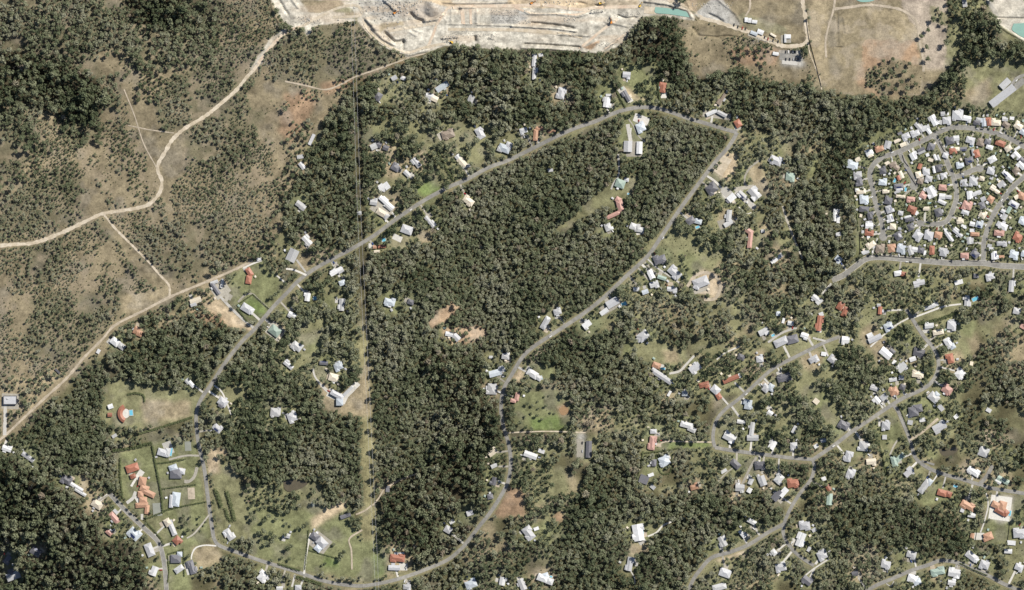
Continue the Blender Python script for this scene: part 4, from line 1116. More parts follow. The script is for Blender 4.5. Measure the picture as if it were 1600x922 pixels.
# ------------------------------------------------------------------ ground: one sheet, fine in the middle, coarse out to the horizon
def outer(a, first, sgn):
    o = [];  st = 8.0; c = first
    for _ in range(22):
        c += sgn * st; st *= 1.33; o.append(c)
    return o
XS = np.array(outer(None, GX[0], -1)[::-1] + list(GX) + outer(None, GX[-1], 1))
YS = np.array(outer(None, GY[0], -1)[::-1] + list(GY) + outer(None, GY[-1], 1))
ax, ay = np.meshgrid(XS, YS)
P0 = 22
cx_ = np.clip(ax, GX[0], GX[-1]); cy_ = np.clip(ay, GY[0], GY[-1])
az = height(cx_, cy_)
ix = np.clip(((cx_ - GX[0]) / 2).astype(int), 0, len(GX) - 1); iy = giy(cy_)
az = az + q[iy, ix]
acol = gcol[iy, ix]
ny_, nx_ = ax.shape
co = np.stack([ax - 800, 461 - ay, az], -1).reshape(-1, 3)
idx = np.arange(nx_ * ny_).reshape(ny_, nx_)
quads = np.stack([idx[1:, :-1], idx[1:, 1:], idx[:-1, 1:], idx[:-1, :-1]], -1).reshape(-1, 4)
gm = bpy.data.meshes.new('ground')
gm.vertices.add(len(co)); gm.vertices.foreach_set('co', co.ravel())
gm.loops.add(quads.size); gm.loops.foreach_set('vertex_index', quads.ravel().astype(np.int32))
gm.polygons.add(len(quads)); gm.polygons.foreach_set('loop_start', np.arange(0, quads.size, 4, dtype=np.int32))
gm.update(calc_edges=True)
ca = gm.color_attributes.new('gcol', 'FLOAT_COLOR', 'POINT')
ca.data.foreach_set('color', np.concatenate([acol.reshape(-1, 3), np.ones((len(co), 1))], 1).ravel())
gm.polygons.foreach_set('use_smooth', np.ones(len(quads), bool))
gm.materials.append(M['ground'])
tag(obj('ground', gm), kind='structure')

# ------------------------------------------------------------------ keep-clear mask for trees, 1 m cells
MX0, MY0 = -45, -45
mask = np.zeros((1060, 1740), np.float32)      # metres that must stay free round this cell (0 = free)
my_, mx_ = np.mgrid[0:1060, 0:1740]; mx_ = mx_ + MX0; my_ = my_ + MY0
blocked = np.zeros(mask.shape, bool)
def block_line(pts, hw):
    xs = [p[0] for p in pts]; ys = [p[1] for p in pts]
    x0, x1 = int(max(0, min(xs) - hw - 2 - MX0)), int(min(1740, max(xs) + hw + 3 - MX0)); y0, y1 = int(max(0, min(ys) - hw - 2 - MY0)), int(min(1060, max(ys) + hw + 3 - MY0))
    if x1 <= x0 or y1 <= y0: return
    s = (slice(y0, y1), slice(x0, x1))
    blocked[s] |= seg_dist(mx_[s], my_[s], pts) < hw
def block_rect(x, y, w_, d_, a, mg):
    a = R(a); r = math.hypot(w_, d_) / 2 + mg + 2
    x0, x1 = int(max(0, x - r - MX0)), int(min(1740, x + r - MX0)); y0, y1 = int(max(0, y - r - MY0)), int(min(1060, y + r - MY0))
    if x1 <= x0 or y1 <= y0: return
    s = (slice(y0, y1), slice(x0, x1))
    dx = mx_[s] - x; dy = -(my_[s] - y)
    u = dx * math.cos(a) + dy * math.sin(a); v = -dx * math.sin(a) + dy * math.cos(a)
    blocked[s] |= (abs(u) < w_ / 2 + mg) & (abs(v) < d_ / 2 + mg)
def is_blocked(x, y):
    i, j = int(round(y - MY0)), int(round(x - MX0))
    return 0 <= i < 1060 and 0 <= j < 1740 and blocked[i, j]

# ------------------------------------------------------------------ roads, tracks, drives
def ribbon(name, pts, wd, mt, lift, kerb=False, wob=0.0, kind='structure'):
    L_ = smooth_line(pts, 3.0)
    n = len(L_); v = []; kv = [[], []]
    A = np.array(L_)
    T = np.gradient(A, axis=0); T /= np.linalg.norm(T, axis=1)[:, None] + 1e-9
    Nn = np.stack([-T[:, 1], T[:, 0]], -1)
    offs = [-0.5, 0, 0.5]
    wv = np.array([1 + wob * random.uniform(-1, 1) for _ in range(n)]) if wob else np.ones(n)
    P = [A + Nn * wd * o * wv[:, None] for o in offs]
    for i in range(n):
        for pp in P:
            X, Y = W(*pp[i]); v.append((X, Y, hz(*pp[i]) + lift))
    f = []
    for i in range(n - 1):
        for k_ in range(2):
            a = i * 3 + k_
            f.append((a, a + 1, a + 4, a + 3))
    m = mesh(name, v, f, mt)
    o = obj(name, m); o['kind'] = kind
    if o.data.polygons and o.data.polygons[0].normal.z < 0: m.flip_normals()
    if kerb:
        mb = MB()
        for sgn in (-1, 1):
            e0 = A + Nn * sgn * (wd / 2); e1 = A + Nn * sgn * (wd / 2 + 0.35)
            vs = []
            for i in range(n):
                for e, dz in ((e0, lift - 0.3), (e0, lift + 0.12), (e1, lift + 0.12), (e1, lift - 0.3)):
                    X, Y = W(*e[i]); vs.append((X, Y, hz(*e[i]) + dz))
            fs = []
            for i in range(n - 1):
                for k_ in range(3):
                    a = i * 4 + k_; fs.append((a, a + 4, a + 5, a + 1) if sgn > 0 else (a, a + 1, a + 5, a + 4))
            mb.add(vs, fs)
        mb.build('kerb', M['concrete'], o)
    return o
def disc(name, x, y, r, mt, lift, ry=None, ang=0, n=22, kind='structure', wob=0.0):
    v = []; ry = ry or r; a0 = R(ang)
    X, Y = W(x, y); z = hz(x, y)
    for i in range(n):
        t = 2 * math.pi * i / n; k_ = 1 + wob * random.uniform(-1, 1)
        u, w_ = r * math.cos(t) * k_, ry * math.sin(t) * k_
        dx, dy = u * math.cos(a0) - w_ * math.sin(a0), u * math.sin(a0) + w_ * math.cos(a0)
        v.append((X + dx, Y + dy, hz(x + dx, y - dy) + lift))
    v.append((X, Y, z + lift))
    o = obj(name, mesh(name, v, [(i, (i + 1) % n, n) for i in range(n)], mt)); o['kind'] = kind
    return o
def slab(name, x, y, w_, d_, a, mt, lift, kind='structure'):
    a = R(a); v = []
    for sx, sy in ((-1, -1), (1, -1), (1, 1), (-1, 1)):
        dx, dy = sx * w_ / 2 * math.cos(a) - sy * d_ / 2 * math.sin(a), sx * w_ / 2 * math.sin(a) + sy * d_ / 2 * math.cos(a)
        X, Y = W(x + dx, y - dy); v.append((X, Y, hz(x + dx, y - dy) + lift))
    o = obj(name, mesh(name, v, [(0, 1, 2, 3)], mt)); o['kind'] = kind
    return o
for i, (key, (pts, wd, *_r)) in enumerate(STREETS.items()):
    if key == 'TRAIL': ribbon('fire_trail', pts, wd, M['clay_track'], 0.22, wob=0.25); block_line(pts, wd / 2 + 3); continue
    ribbon('road', pts, wd, M['asphalt'], 0.25 + 0.006 * i, kerb=key in ('RING', 'CULA', 'INNER', 'CULC', 'EASTST', 'COLLECTOR', 'CORNER'))
    block_line(pts, wd / 2 + (0.9 if key in ('RING', 'CULA', 'INNER', 'CULC', 'EASTST') else 2.0))
ribbon('road', SIDEB, 6, M['asphalt'], 0.41)
block_line(SIDEB, 5)
for i, (x, y, r) in enumerate([(1380, 370, 6.5), (1428, 290, 6.8), (1531, 263, 6), (1438, 349, 5)]):
    disc('turning_circle', x, y, r, M['asphalt'], 0.43 + 0.006 * i); block_line([(x, y), (x + .1, y)], r + 1)
disc('road_island', 1448, 350, 4.5, mat('island_grass', GC['green'], noise=0.25), 0.5, ry=1.4)
for i, (pts, wd, mt) in enumerate(TRACKS):
    ribbon('dirt_track', pts, wd, M[mt], 0.20 + 0.005 * i, wob=0.28); block_line(pts, wd / 2 + 1.5)
for i, (pts, wd, mt) in enumerate(DRIVES):
    ribbon('driveway', pts, wd, M[mt], 0.27 + 0.002 * i, wob=0.1); block_line(pts, wd / 2 + 1.0)
def slab(name, x, y, w_, d_, a, mt, lift, kind='structure'):
    a = R(a); v = []; nu, nv = max(1, int(w_ / 4)), max(1, int(d_ / 4))
    for j in range(nv + 1):
        for i in range(nu + 1):
            u, s_ = (i / nu - .5) * w_, (j / nv - .5) * d_
            dx, dy = u * math.cos(a) - s_ * math.sin(a), u * math.sin(a) + s_ * math.cos(a)
            X, Y = W(x + dx, y - dy); v.append((X, Y, hz(x + dx, y - dy) + lift))
    f = [(j * (nu + 1) + i, j * (nu + 1) + i + 1, (j + 1) * (nu + 1) + i + 1, (j + 1) * (nu + 1) + i) for j in range(nv) for i in range(nu)]
    o = obj(name, mesh(name, v, f, mt)); o['kind'] = kind
    return o

# ------------------------------------------------------------------ buildings
ORD = ['', 'first', 'second', 'third', 'fourth', 'fifth', 'sixth', 'seventh', 'eighth', 'ninth', 'tenth', 'eleventh', 'twelfth', 'thirteenth', 'fourteenth', 'fifteenth', 'sixteenth', 'seventeenth', 'eighteenth', 'nineteenth', 'twentieth',
       'twenty-first', 'twenty-second', 'twenty-third', 'twenty-fourth', 'twenty-fifth', 'twenty-sixth', 'twenty-seventh', 'twenty-eighth', 'twenty-ninth', 'thirtieth', 'thirty-first', 'thirty-second', 'thirty-third', 'thirty-fourth', 'thirty-fifth', 'thirty-sixth', 'thirty-seventh', 'thirty-eighth', 'thirty-ninth', 'fortieth']
LINES = {k_: (smooth_line(v[0], 4.0)) for k_, v in STREETS.items()}
def street_of(x, y):
    best = None
    for key, L_ in LINES.items():
        A = np.array(L_); d = np.hypot(A[:, 0] - x, A[:, 1] - y); i = int(d.argmin())
        if best is None or d[i] < best[0]: best = (float(d[i]), key, i)
    d, key, i = best
    A = np.array(LINES[key]); j = min(i, len(A) - 2); t = A[j + 1] - A[j]
    cr = t[0] * (y - A[i][1]) - t[1] * (x - A[i][0])       # map y runs down: negative = left of travel
    return d, key, i, ('L' if cr < 0 else 'R'), tuple(A[i])

def roof_shape(kind, w_, d_, a, ex, ey, ze, pitch):
    """roof of one wing in the house's own frame; returns verts, faces"""
    ov = 0.45
    W2, D2 = w_ / 2 + ov, d_ / 2 + ov
    th = 0.18
    if kind == 's':
        r = 0.35; top = [(-W2, -D2, ze), (W2, -D2, ze), (W2, D2, ze + r), (-W2, D2, ze + r)]
        v = top + [(x, y, z - th) for x, y, z in top]
        f = [(0, 1, 2, 3), (7, 6, 5, 4), (0, 4, 5, 1), (1, 5, 6, 2), (2, 6, 7, 3), (3, 7, 4, 0)]
    else:
        rise = D2 * pitch
        rl = W2 if kind == 'g' else max(W2 - D2, 0.15)
        v = [(-W2, -D2, ze), (W2, -D2, ze), (W2, D2, ze), (-W2, D2, ze), (-rl, 0, ze + rise), (rl, 0, ze + rise)]
        v += [(-W2, -D2, ze - th), (W2, -D2, ze - th), (W2, D2, ze - th), (-W2, D2, ze - th)]
        f = [(0, 1, 5, 4), (1, 2, 5), (2, 3, 4, 5), (3, 0, 4), (9, 8, 7, 6), (0, 6, 7, 1), (1, 7, 8, 2), (2, 8, 9, 3), (3, 9, 6, 0)]
    c, s_ = math.cos(a), math.sin(a)
    return [(ex + x * c - y * s_, ey + x * s_ + y * c, z) for x, y, z in v], f

HS = []
for line in HOUSES.strip().split('\n'):
    body, _, nick = line.partition(' | ')
    col, kind, wings = body.strip().split(' ', 2)
    solar = kind.endswith('*'); kind = kind[0]
    ws = []
    for wg in wings.split(';'):
        p = wg.split(','); ws.append((*[float(t) for t in p[:5]], p[5] if len(p) > 5 else col))
    fx_, fy_ = ws[0][:2]
    if fx_ > 1325 and 165 < fy_ < 410:      # estate roofs: tighter, more of them grey
        ws = [(a, b, c * .99, d * .99, e_, f_) for a, b, c, d, e_, f_ in ws]
        if col == 'W' and kind == 'h' and not nick and random.random() < .5: col = 'G'; ws = [(*t[:5], 'G' if t[5] == 'W' else t[5]) for t in ws]
    HS.append(dict(col=col, kind=kind, solar=solar, w=ws, nick=nick.strip(), x=ws[0][0], y=ws[0][1]))
for h in HS:
    h['area'] = sum(a[2] * a[3] for a in h['w'])
    h['d'], h['st'], h['i'], h['side'], h['foot'] = street_of(h['x'], h['y'])
    n = h['nick']
    h['cat'] = 'shed' if (h['kind'] == 's' and not n) or h['area'] < 58 or 'shed' in n.split(' in ')[0].split(' beside ')[0] else ('building' if 'hall' in n or 'club' in n else ('containers' if 'containers' in n else 'house'))
HCOL = {'W': 'white', 'G': 'grey', 'D': 'charcoal', 'T': 'orange', 'P': 'salmon', 'R': 'red-brown', 'B': 'brown', 'C': 'cream', 'N': 'pale-green', 'U': 'pale-blue'}
groups = {}
for h in HS:
    if not h['nick']: groups.setdefault((h['cat'], h['st'], h['side']), []).append(h)
cnt = {}
for h in HS: cnt.setdefault((h['cat'], h['st'], h['side']), []).append(h)
for key, L_ in cnt.items():
    L_.sort(key=lambda h: (h['i'], h['d']))
    for n, h in enumerate(L_):
        _, _, words, start, sl, sr = STREETS[key[1]]
        side = sl if key[2] == 'L' else sr
        if h['nick']: h['label'] = h['nick']
        else:
            pos = 'only one' if len(L_) == 1 else ORD[n + 1]
            how = {'g': 'gabled', 'h': 'hipped', 's': 'flat'}[h['kind']]
            h['label'] = f"{HCOL[h['col']]} {how} {h['cat']}, {pos} from {start}, {side} side of {words}"
def house(h):
    rs = random.Random(int(h['x'] * 131 + h['y'] * 17))
    x0, y0 = h['x'], h['y']
    X, Y = W(x0, y0); z = hz(x0, y0)
    name = {'house': 'house', 'shed': 'shed', 'building': 'hall_building', 'containers': 'shed'}[h['cat']]
    e = empty(name, (X, Y, z))
    grp = 'sheds and outbuildings' if h['cat'] == 'shed' else 'houses'
    tag(e, h['label'], h['cat'], grp)
    wings = [w_ for w_ in h['w']]
    base = 2.3 if h['kind'] == 's' else (5.2 if h['area'] > 330 and rs.random() < .4 else 3.4)
    pitch = {'s': 0, 'g': 0.30, 'h': 0.42}[h['kind']]
    if h['col'] in 'WGU' and h['kind'] == 'h': pitch = 0.36
    # break plain rectangles with a projecting bay, as nearly every house here has
    if h['cat'] == 'house' and len(wings) == 1 and h['area'] > 85 and rs.random() < 0.85:
        wx, wy, ww, wd, wa, wc = wings[0]
        a = R(wa); sx = rs.choice((-1, 1)); sy = rs.choice((-1, 1))
        bw, bd = ww * rs.uniform(.38, .5), wd * rs.uniform(.5, .7)
        u, v = sx * (ww / 2 - bw / 2 - 0.2), sy * (wd / 2 + 0.8 - bd / 2 + 1.0)
        wings.append((wx + u * math.cos(a) - v * math.sin(a), wy - (u * math.sin(a) + v * math.cos(a)), bd + 1.2, bw, wa + 90, wc))
        if h['area'] > 150:
            u, v = -u * rs.uniform(.6, 1), -v
            wings.append((wx + u * math.cos(a) - v * math.sin(a), wy - (u * math.sin(a) + v * math.cos(a)), bd + .6, bw * rs.uniform(.7, 1), wa + 90, wc))
    wallm = M['brick_wall'] if h['col'] in 'TPRB' and rs.random() < .6 else M['wall']
    for i, (wx, wy, ww, wd, wa, wc) in enumerate(wings):
        if wd > ww: ww, wd, wa = wd, ww, wa + 90
        a = R(wa); ex, ey = wx - x0, -(wy - y0); ze = base - 0.07 * i
        mb = MB(); mb.box(ex, ey, -3.0, ze - 0.2, ww - 0.5 - .02 * i, wd - 0.5 - .02 * i, a)
        mb.build('wall', wallm, e)
        k_ = h['kind'] if i == 0 or h['kind'] != 's' else 's'
        v, f = roof_shape(k_, ww - 0.7, wd - 0.7, a, ex, ey, ze, pitch)
        ro = obj('roof', mesh('roof', v, f, M['roof_' + wc]), e)
        if i == 0 and k_ == 'h' and ww - wd > 2:          # ridge capping
            rb = MB(); rl = (ww - wd) / 2; zt = ze + (wd / 2) * pitch + .02
            p = [(ex + s_ * rl * math.cos(a), ey + s_ * rl * math.sin(a), zt) for s_ in (-1, 1)]
            rb.beam(p[0], p[1], 0.3); rb.build('ridge_cap', M['roof_' + wc], ro)
        block_rect(wx, wy, ww, wd, wa, .35)
    if h['solar']:
        wx, wy, ww, wd, wa, wc = h['w'][0]
        if wd > ww: ww, wd, wa = wd, ww, wa + 90
        a = R(wa); ex, ey = wx - x0, -(wy - y0); sg = rs.choice((-1, 1)) if not (45 < abs(wa) < 135) else (1 if wa < 0 else -1)
        pw, pd = ww * .5, wd * .30
        v = []
        for u, t in ((-pw / 2, .10), (pw / 2, .10), (pw / 2, .10 + pd), (-pw / 2, .10 + pd)):
            y_ = sg * (wd / 2 - 0.2 - (pd + .1) + t - .3); zz = base + (wd / 2 + .1 - abs(y_)) * pitch + 0.12
            v.append((ex + u * math.cos(a) - y_ * math.sin(a), ey + u * math.sin(a) + y_ * math.cos(a), zz))
        v += [(p[0], p[1], p[2] - .06) for p in v]
        obj('solar_panel', mesh('solar_panel', v, [(0, 1, 2, 3), (7, 6, 5, 4), (0, 4, 5, 1), (1, 5, 6, 2), (2, 6, 7, 3), (3, 7, 4, 0)], M['solar']), e)
    elif h['cat'] == 'house' and rs.random() < 0.45 and h['area'] > 70:
        wx, wy, ww, wd, wa, wc = h['w'][0]
        if wd > ww: ww, wd, wa = wd, ww, wa + 90
        a = R(wa); sy = rs.choice((-1, 1)); pw, pd = rs.uniform(3.5, 6), rs.uniform(2.5, 3.6)
        u, v_ = rs.uniform(-.2, .2) * ww, sy * (wd / 2 + pd / 2 - .1)
        ex, ey = wx - x0 + u * math.cos(a) - v_ * math.sin(a), -(wy - y0) + u * math.sin(a) + v_ * math.cos(a)
        mb = MB(); mb.box(ex, ey, 2.45, 2.58, pw, pd, a)
        for su in (-1, 1):
            for sv in (-1, 1):
                uu, vv = su * (pw / 2 - .2), sv * (pd / 2 - .2)
                mb.box(ex + uu * math.cos(a) - vv * math.sin(a), ey + uu * math.sin(a) + vv * math.cos(a), -1, 2.45, .12, .12, a)
        mb.build('patio_roof', M['roof_' + rs.choice('WWCGG')], e)
    return e
for h in HS:
    house(h)
    # paved drive to the street
    if h['cat'] == 'house' and 9 < h['d'] < 42 and h['st'] != 'TRAIL' and random.random() < .8:
        fx, fy = h['foot']
        dx, dy = fx - h['x'], fy - h['y']; L_ = math.hypot(dx, dy)
        off = random.uniform(-3, 3); px, py = -dy / L_ * off, dx / L_ * off
        hw = STREETS[h['st']][1] / 2
        p0 = (h['x'] + dx * 0.25 + px, h['y'] + dy * 0.25 + py); p1 = (fx - dx / L_ * (hw + .35) + px, fy - dy / L_ * (hw + .35) + py)
        if math.hypot(p0[0] - p1[0], p0[1] - p1[1]) > 3:
            ribbon('driveway', [p0, p1], random.uniform(2.4, 3.6), M[random.choice(['concrete', 'concrete', 'gravel'])], 0.2 + 0.0005 * (h['i'] % 60)); block_line([p0, p1], 1.5)

# garden sheds and side fences of the estate lots, each told apart by its house
ESTATE = ('RING', 'CULA', 'INNER', 'CULC', 'EASTST', 'COLLECTOR')
def free(x, y, r):
    return not any(is_blocked(x + dx, y + dy) for dx in (-r, 0, r) for dy in (-r, 0, r))
FN = []
for key, L_ in cnt.items():
    if key[0] != 'house': continue
    words = STREETS[key[1]][2]; side = STREETS[key[1]][4 if key[2] == 'L' else 5]
    for n, h in enumerate(L_):
        if key[1] == 'COLLECTOR' and (key[2] == 'R' or h['x'] < 1345): continue
        dx, dy = h['x'] - h['foot'][0], h['y'] - h['foot'][1]; l_ = math.hypot(dx, dy) + 1e-6; ux, uy = dx / l_, dy / l_
        hw = max(h['w'][0][2:4]) / 2
        estate = key[1] in ESTATE
        for sgn in random.sample((-1, 1), 2):
            x, y = h['x'] + ux * (hw + 3.5) - uy * sgn * random.uniform(2, 6), h['y'] + uy * (hw + 3.5) + ux * sgn * random.uniform(2, 6)
            if free(x, y, 2.2) and random.random() < .8:
                X, Y = W(x, y); c = random.choice('WWWGGCN'); e = empty('garden_shed', (X, Y, hz(x, y)), math.atan2(-uy, ux))
                tag(e, f"small {HCOL[c]} garden shed beside the {h['nick']}" if h['nick'] else f"small {HCOL[c]} garden shed behind {ORD[n + 1]} house, {side} side of {words}", 'shed', 'garden sheds')
                w_, d_ = random.uniform(2.4, 4.2), random.uniform(2.2, 3.2)
                mb = MB(); mb.box(0, 0, -1, 2.0, w_, d_); mb.build('wall', M['roof_' + c], e)
                v, f = roof_shape('g', w_ - .5, d_ - .5, 0, 0, 0, 2.15, .18); obj('roof', mesh('roof', v, f, M['roof_' + c]), e)
                block_rect(x, y, w_, d_, 0, .5); break
        if not estate and random.random() < .6:      # paved or gravelled apron by the house
            t_ = random.choice((-1, 1)); aw, ad = random.uniform(5, 9), random.uniform(5, 10); wa_ = h['w'][0][4]
            x, y = h['x'] - ux * (hw * .6 + 3) + uy * t_ * 4, h['y'] - uy * (hw * .6 + 3) - ux * t_ * 4
            slab('paved_yard', x, y, aw, ad, wa_, M[random.choice(['concrete', 'gravel', 'gravel', 'clay_track'])], .14 + .0007 * (int(x) % 60)); block_rect(x, y, aw, ad, wa_, 0)
        if estate and n + 1 < len(L_):
            g = L_[n + 1]; gap = math.hypot(g['x'] - h['x'], g['y'] - h['y'])
            if 9 < gap < 32:
                mx, my = (h['x'] + g['x']) / 2, (h['y'] + g['y']) / 2
                gx_, gy_ = (h['foot'][0] + g['foot'][0]) / 2, (h['foot'][1] + g['foot'][1]) / 2
                vx, vy = mx - gx_, my - gy_; vl = math.hypot(vx, vy) + 1e-6; vx /= vl; vy /= vl
                run = []
                for s_ in np.arange(7, 34, 1.5):
                    x, y = gx_ + vx * s_, gy_ + vy * s_
                    if is_blocked(x, y):
                        if len(run) > 4: break
                        run = []; continue
                    run.append((x, y))
                if len(run) > 4: FN.append(([run[0], run[-1]], f"timber fence between {ORD[n + 1]} and {ORD[n + 2]} houses, {side} side of {words}"))

CARS = []
for key, L_ in cnt.items():
    if key[0] != 'house': continue
    words = STREETS[key[1]][2]; side = STREETS[key[1]][4 if key[2] == 'L' else 5]
    for n, h in enumerate(L_):
        if random.random() > .42: continue
        dx, dy = h['foot'][0] - h['x'], h['foot'][1] - h['y']; l_ = math.hypot(dx, dy) + 1e-6; ux, uy = dx / l_, dy / l_
        hw = max(h['w'][0][2:4]) / 2 + 3.2
        if hw > l_ - 4: continue
        o_ = random.uniform(-4, 4); c = random.choice(['white', 'white', 'silver', 'dark', 'red', 'blue', 'white'])
        CARS.append((h['x'] + ux * hw - uy * o_, h['y'] + uy * hw + ux * o_, math.degrees(math.atan2(-uy, ux)) + random.uniform(-25, 25), c,
                     f"{c} car parked beside the {h['nick']}" if h['nick'] else f"{c} car outside {ORD[n + 1]} house, {side} side of {words}"))

# curved terracotta house round its terrace
def arc_house():
    x0, y0 = 200, 646; X, Y = W(x0, y0); e = empty('house', (X, Y, hz(x0, y0)))
    tag(e, 'crescent-shaped red-brown house curving round a white pool terrace', 'house', 'houses')
    for nm, r0, r1, z0, z1, mt in (('wall', 8.6, 15.4, -3, 2.9, 'brick_wall'), ('roof', 8.1, 15.9, 2.9, 0, 'roof_R')):
        v = []; f = []; n = 16
        for i in range(n + 1):
            t = R(118 + 128 * i / n)
            ring = [(r0, z0), (r1, z0), (r1, z1), (r0, z1)] if nm == 'wall' else [(r0, 2.75), (r1, 2.75), (r1, 2.95), ((r0 + r1) / 2, 4.6), (r0, 2.95)]
            for r_, z_ in ring: v.append((r_ * math.cos(t), r_ * math.sin(t), z_))
        k_ = len(ring)
        for i in range(n):
            for j in range(k_): f.append((i * k_ + j, i * k_ + (j + 1) % k_, (i + 1) * k_ + (j + 1) % k_, (i + 1) * k_ + j))
        f += [tuple(range(k_)), tuple(n * k_ + j for j in reversed(range(k_)))]
        obj(nm, mesh(nm, v, [tuple(reversed(q_)) for q_ in f], M[mt]), e)
    disc('terrace', 196, 646, 7, M['concrete'], 0.3, ry=7.5)
arc_house(); block_rect(193, 647, 20, 34, 0, 1)

# paved yards and courts
for a in [(355, 462, 9, 16, 60, 'gravel'), (1137, 302, 20, 13, -45, 'concrete'), (621, 372, 15, 9, -25, 'concrete'), (630, 886, 13, 11, -2, 'concrete'), (1037, 149, 9, 9, 0, 'concrete'),
          (972, 141, 12, 8, 35, 'concrete'), (1563, 794, 33, 38, -8, 'concrete'), (500, 848, 30, 26, -38, 'gravel'), (1530, 838, 16, 11, 0, 'concrete'), (906, 700, 10, 28, 0, 'gravel'),
          (1234, 89, 32, 10, -4, 'asphalt'), (1234, 98, 24, 6, -6, 'concrete'), (16, 627, 27, 24, -2, 'gravel'), (217, 780, 10, 12, 30, 'concrete'), (218, 742, 9, 16, -35, 'concrete'), (1000, 842, 12, 18, 40, 'concrete'),
          (1228, 61, 16, 12, 0, 'gravel'), (1180, 55, 22, 9, -20, 'gravel'), (294, 888, 8, 20, 16, 'concrete'), (1095, 452, 24, 9, 20, 'gravel'), (1100, 450, 20, 18, 0, 'clay_track'), (263, 700, 14, 20, 20, 'concrete'), (1585, 137, 10, 40, -52, 'asphalt'),
          (431, 518, 26, 22, -38, 'gravel'), (690, 212, 12, 12, 30, 'gravel'), (527, 619, 32, 14, -25, 'concrete'), (550, 608, 28, 9, 45, 'concrete'), (1002, 187, 24, 13, -20, 'concrete'), (983, 208, 6, 28, 10, 'concrete'), (991, 233, 26, 24, 0, 'gravel'), (1135, 348, 26, 14, 20, 'gravel'), (1165, 312, 40, 9, -42, 'concrete'), (1120, 180, 44, 10, -8, 'gravel'), (1128, 258, 18, 30, -32, 'sand_track'), (344, 452, 24, 26, -55, 'gravel'), (598, 325, 32, 26, -35, 'gravel'), (955, 478, 34, 14, 32, 'gravel'), (1000, 364, 12, 5, 10, 'concrete'), (1016, 16, 19, 11, -4, 'sand_track')]:
    x, y, w_, d_, an, mt = a
    slab('paved_yard', x, y, w_, d_, an, M[mt], 0.16 + 0.0013 * (int(x) % 50)); block_rect(x, y, w_, d_, an, 0.8)
court = mat('court_surface', (0.23, 0.24, 0.21), noise=0.1, nscale=0.2)
for x, y, w_, d_, an, lb in [(246, 796, 14, 20, 4, 'grey-green tennis court beside the terracotta mansion'), (299, 771, 11, 18, 3, 'brown earth court between the pale-blue house and road'), (294, 697, 10, 15, 3, 'grey court beside the road, north of the dark house')]:
    o = slab('tennis_court', x, y, w_, d_, an, court if 'grey' in lb else M['clay_track'], 0.3); o['label'] = lb; block_rect(x, y, w_, d_, an, .5)

# pools: rim, water
for x, y, w_, d_, an, lb in [(205, 645, 6, 9, 5, 'blue pool on the crescent house terrace'), (267, 706, 5, 13, -10, 'pale crescent pool beside the grey terrace house'), (975, 475, 9, 6, 20, 'dark blue pool beside the middle road houses'), (1003, 828, 5, 14, 10, 'green lap pool on the large white bush house'),
                             (600, 375, 6, 6, 0, 'square bright blue pool above the three tan roofs'), (1524, 467, 11, 6, 25, 'pale blue pool right of the lane-end grey roof'), (492, 466, 6, 6, 0, 'small round-cornered pool beside a white roof'), (1090, 355, 7, 4, 20, 'small pool below the dark and blue roofs'),
                             (846, 590, 3, 6, 20, 'green pool strip beside the ragged white roof'), (1170, 628, 3, 4, 0, 'tiny pool beside the pale-blue lane house'), (1036, 576, 8, 4, -10, 'pool beside the tan shed and longest roof'), (1415, 296, 4, 7, -10, 'pool behind the short dead-end turning circle'),
                             (1453, 318, 6, 3.5, 10, 'pool behind the big white estate roof'), (1398, 282, 4, 7, -20, 'pool between ring street and dead-end'), (1518, 228, 6, 3.5, 10, 'pool inside the ring, behind a white house'), (1493, 760, 7, 4, -20, 'pool beside the descending street and brown roof'),
                             (1208, 524, 6, 4, 25, 'pool left of the biggest grey lane roof'), (982, 303, 4, 3, 0, 'tiny pool below the dark green roof'), (1114, 303, 5, 3, 35, 'pool behind the charcoal roof with forecourt'), (1578, 802, 4, 9, -10, 'pool on the walled white villa terrace'), (861, 901, 5, 3, -20, 'pool beside the white bottom house')]:
    X, Y = W(x, y); e = empty('swimming_pool', (X, Y, hz(x, y)), R(an)); tag(e, lb, 'pool', 'garden swimming pools')
    mb = MB(); t = .8
    for cx, cy, ww, dd in ((0, d_ / 2, w_ + t, t), (0, -d_ / 2, w_ + t, t), (w_ / 2, 0, t - .01, d_ - t), (-w_ / 2, 0, t - .01, d_ - t)): mb.box(cx, cy, -.6, .55, ww, dd)
    mb.build('pool_rim', M['concrete'], e)
    mb = MB(); mb.box(0, 0, -.8, .45, w_ - t + .1, d_ - t + .1); mb.build('water', M['pool'], e)
    block_rect(x, y, w_, d_, an, .8)

# ponds
def pond(name, poly, mt, lift, wob=0):
    pts = smooth_line(poly + [poly[0]], 2.5)[:-1]
    cx, cy = np.mean([p[0] for p in poly]), np.mean([p[1] for p in poly])
    z = max(hz(*p) for p in pts) + lift
    v = [(*W(*p), z) for p in pts] + [(*W(cx, cy), z)]; n = len(pts)
    f = [((i + 1) % n, i, n) for i in range(n)]
    o = obj(name, mesh(name, v, f, mt))
    if o.data.polygons[0].normal.z < 0: o.data.flip_normals()
    o['kind'] = 'structure'; return o
pond('settling_pond', [(1024, 11), (1036, 12), (1050, 13.5), (1066, 15), (1074, 18), (1079, 26.5), (1064, 25), (1044, 22), (1024, 20)], M['turquoise'], .6)
pond('settling_pond', [(1584, 37), (1610, 36), (1640, 40), (1640, 74), (1600, 59), (1588, 52), (1581, 46)], M['turquoise'], .6)
pond('settling_pond', [(1332, -4), (1350, -8), (1368, -3), (1362, 2), (1345, 3)], M['turquoise'], .4)
pond('pond', [(443, 752), (456, 750), (470, 752), (481, 755), (474, 761), (462, 766), (450, 768), (444, 762)], M['muddy'], .2)
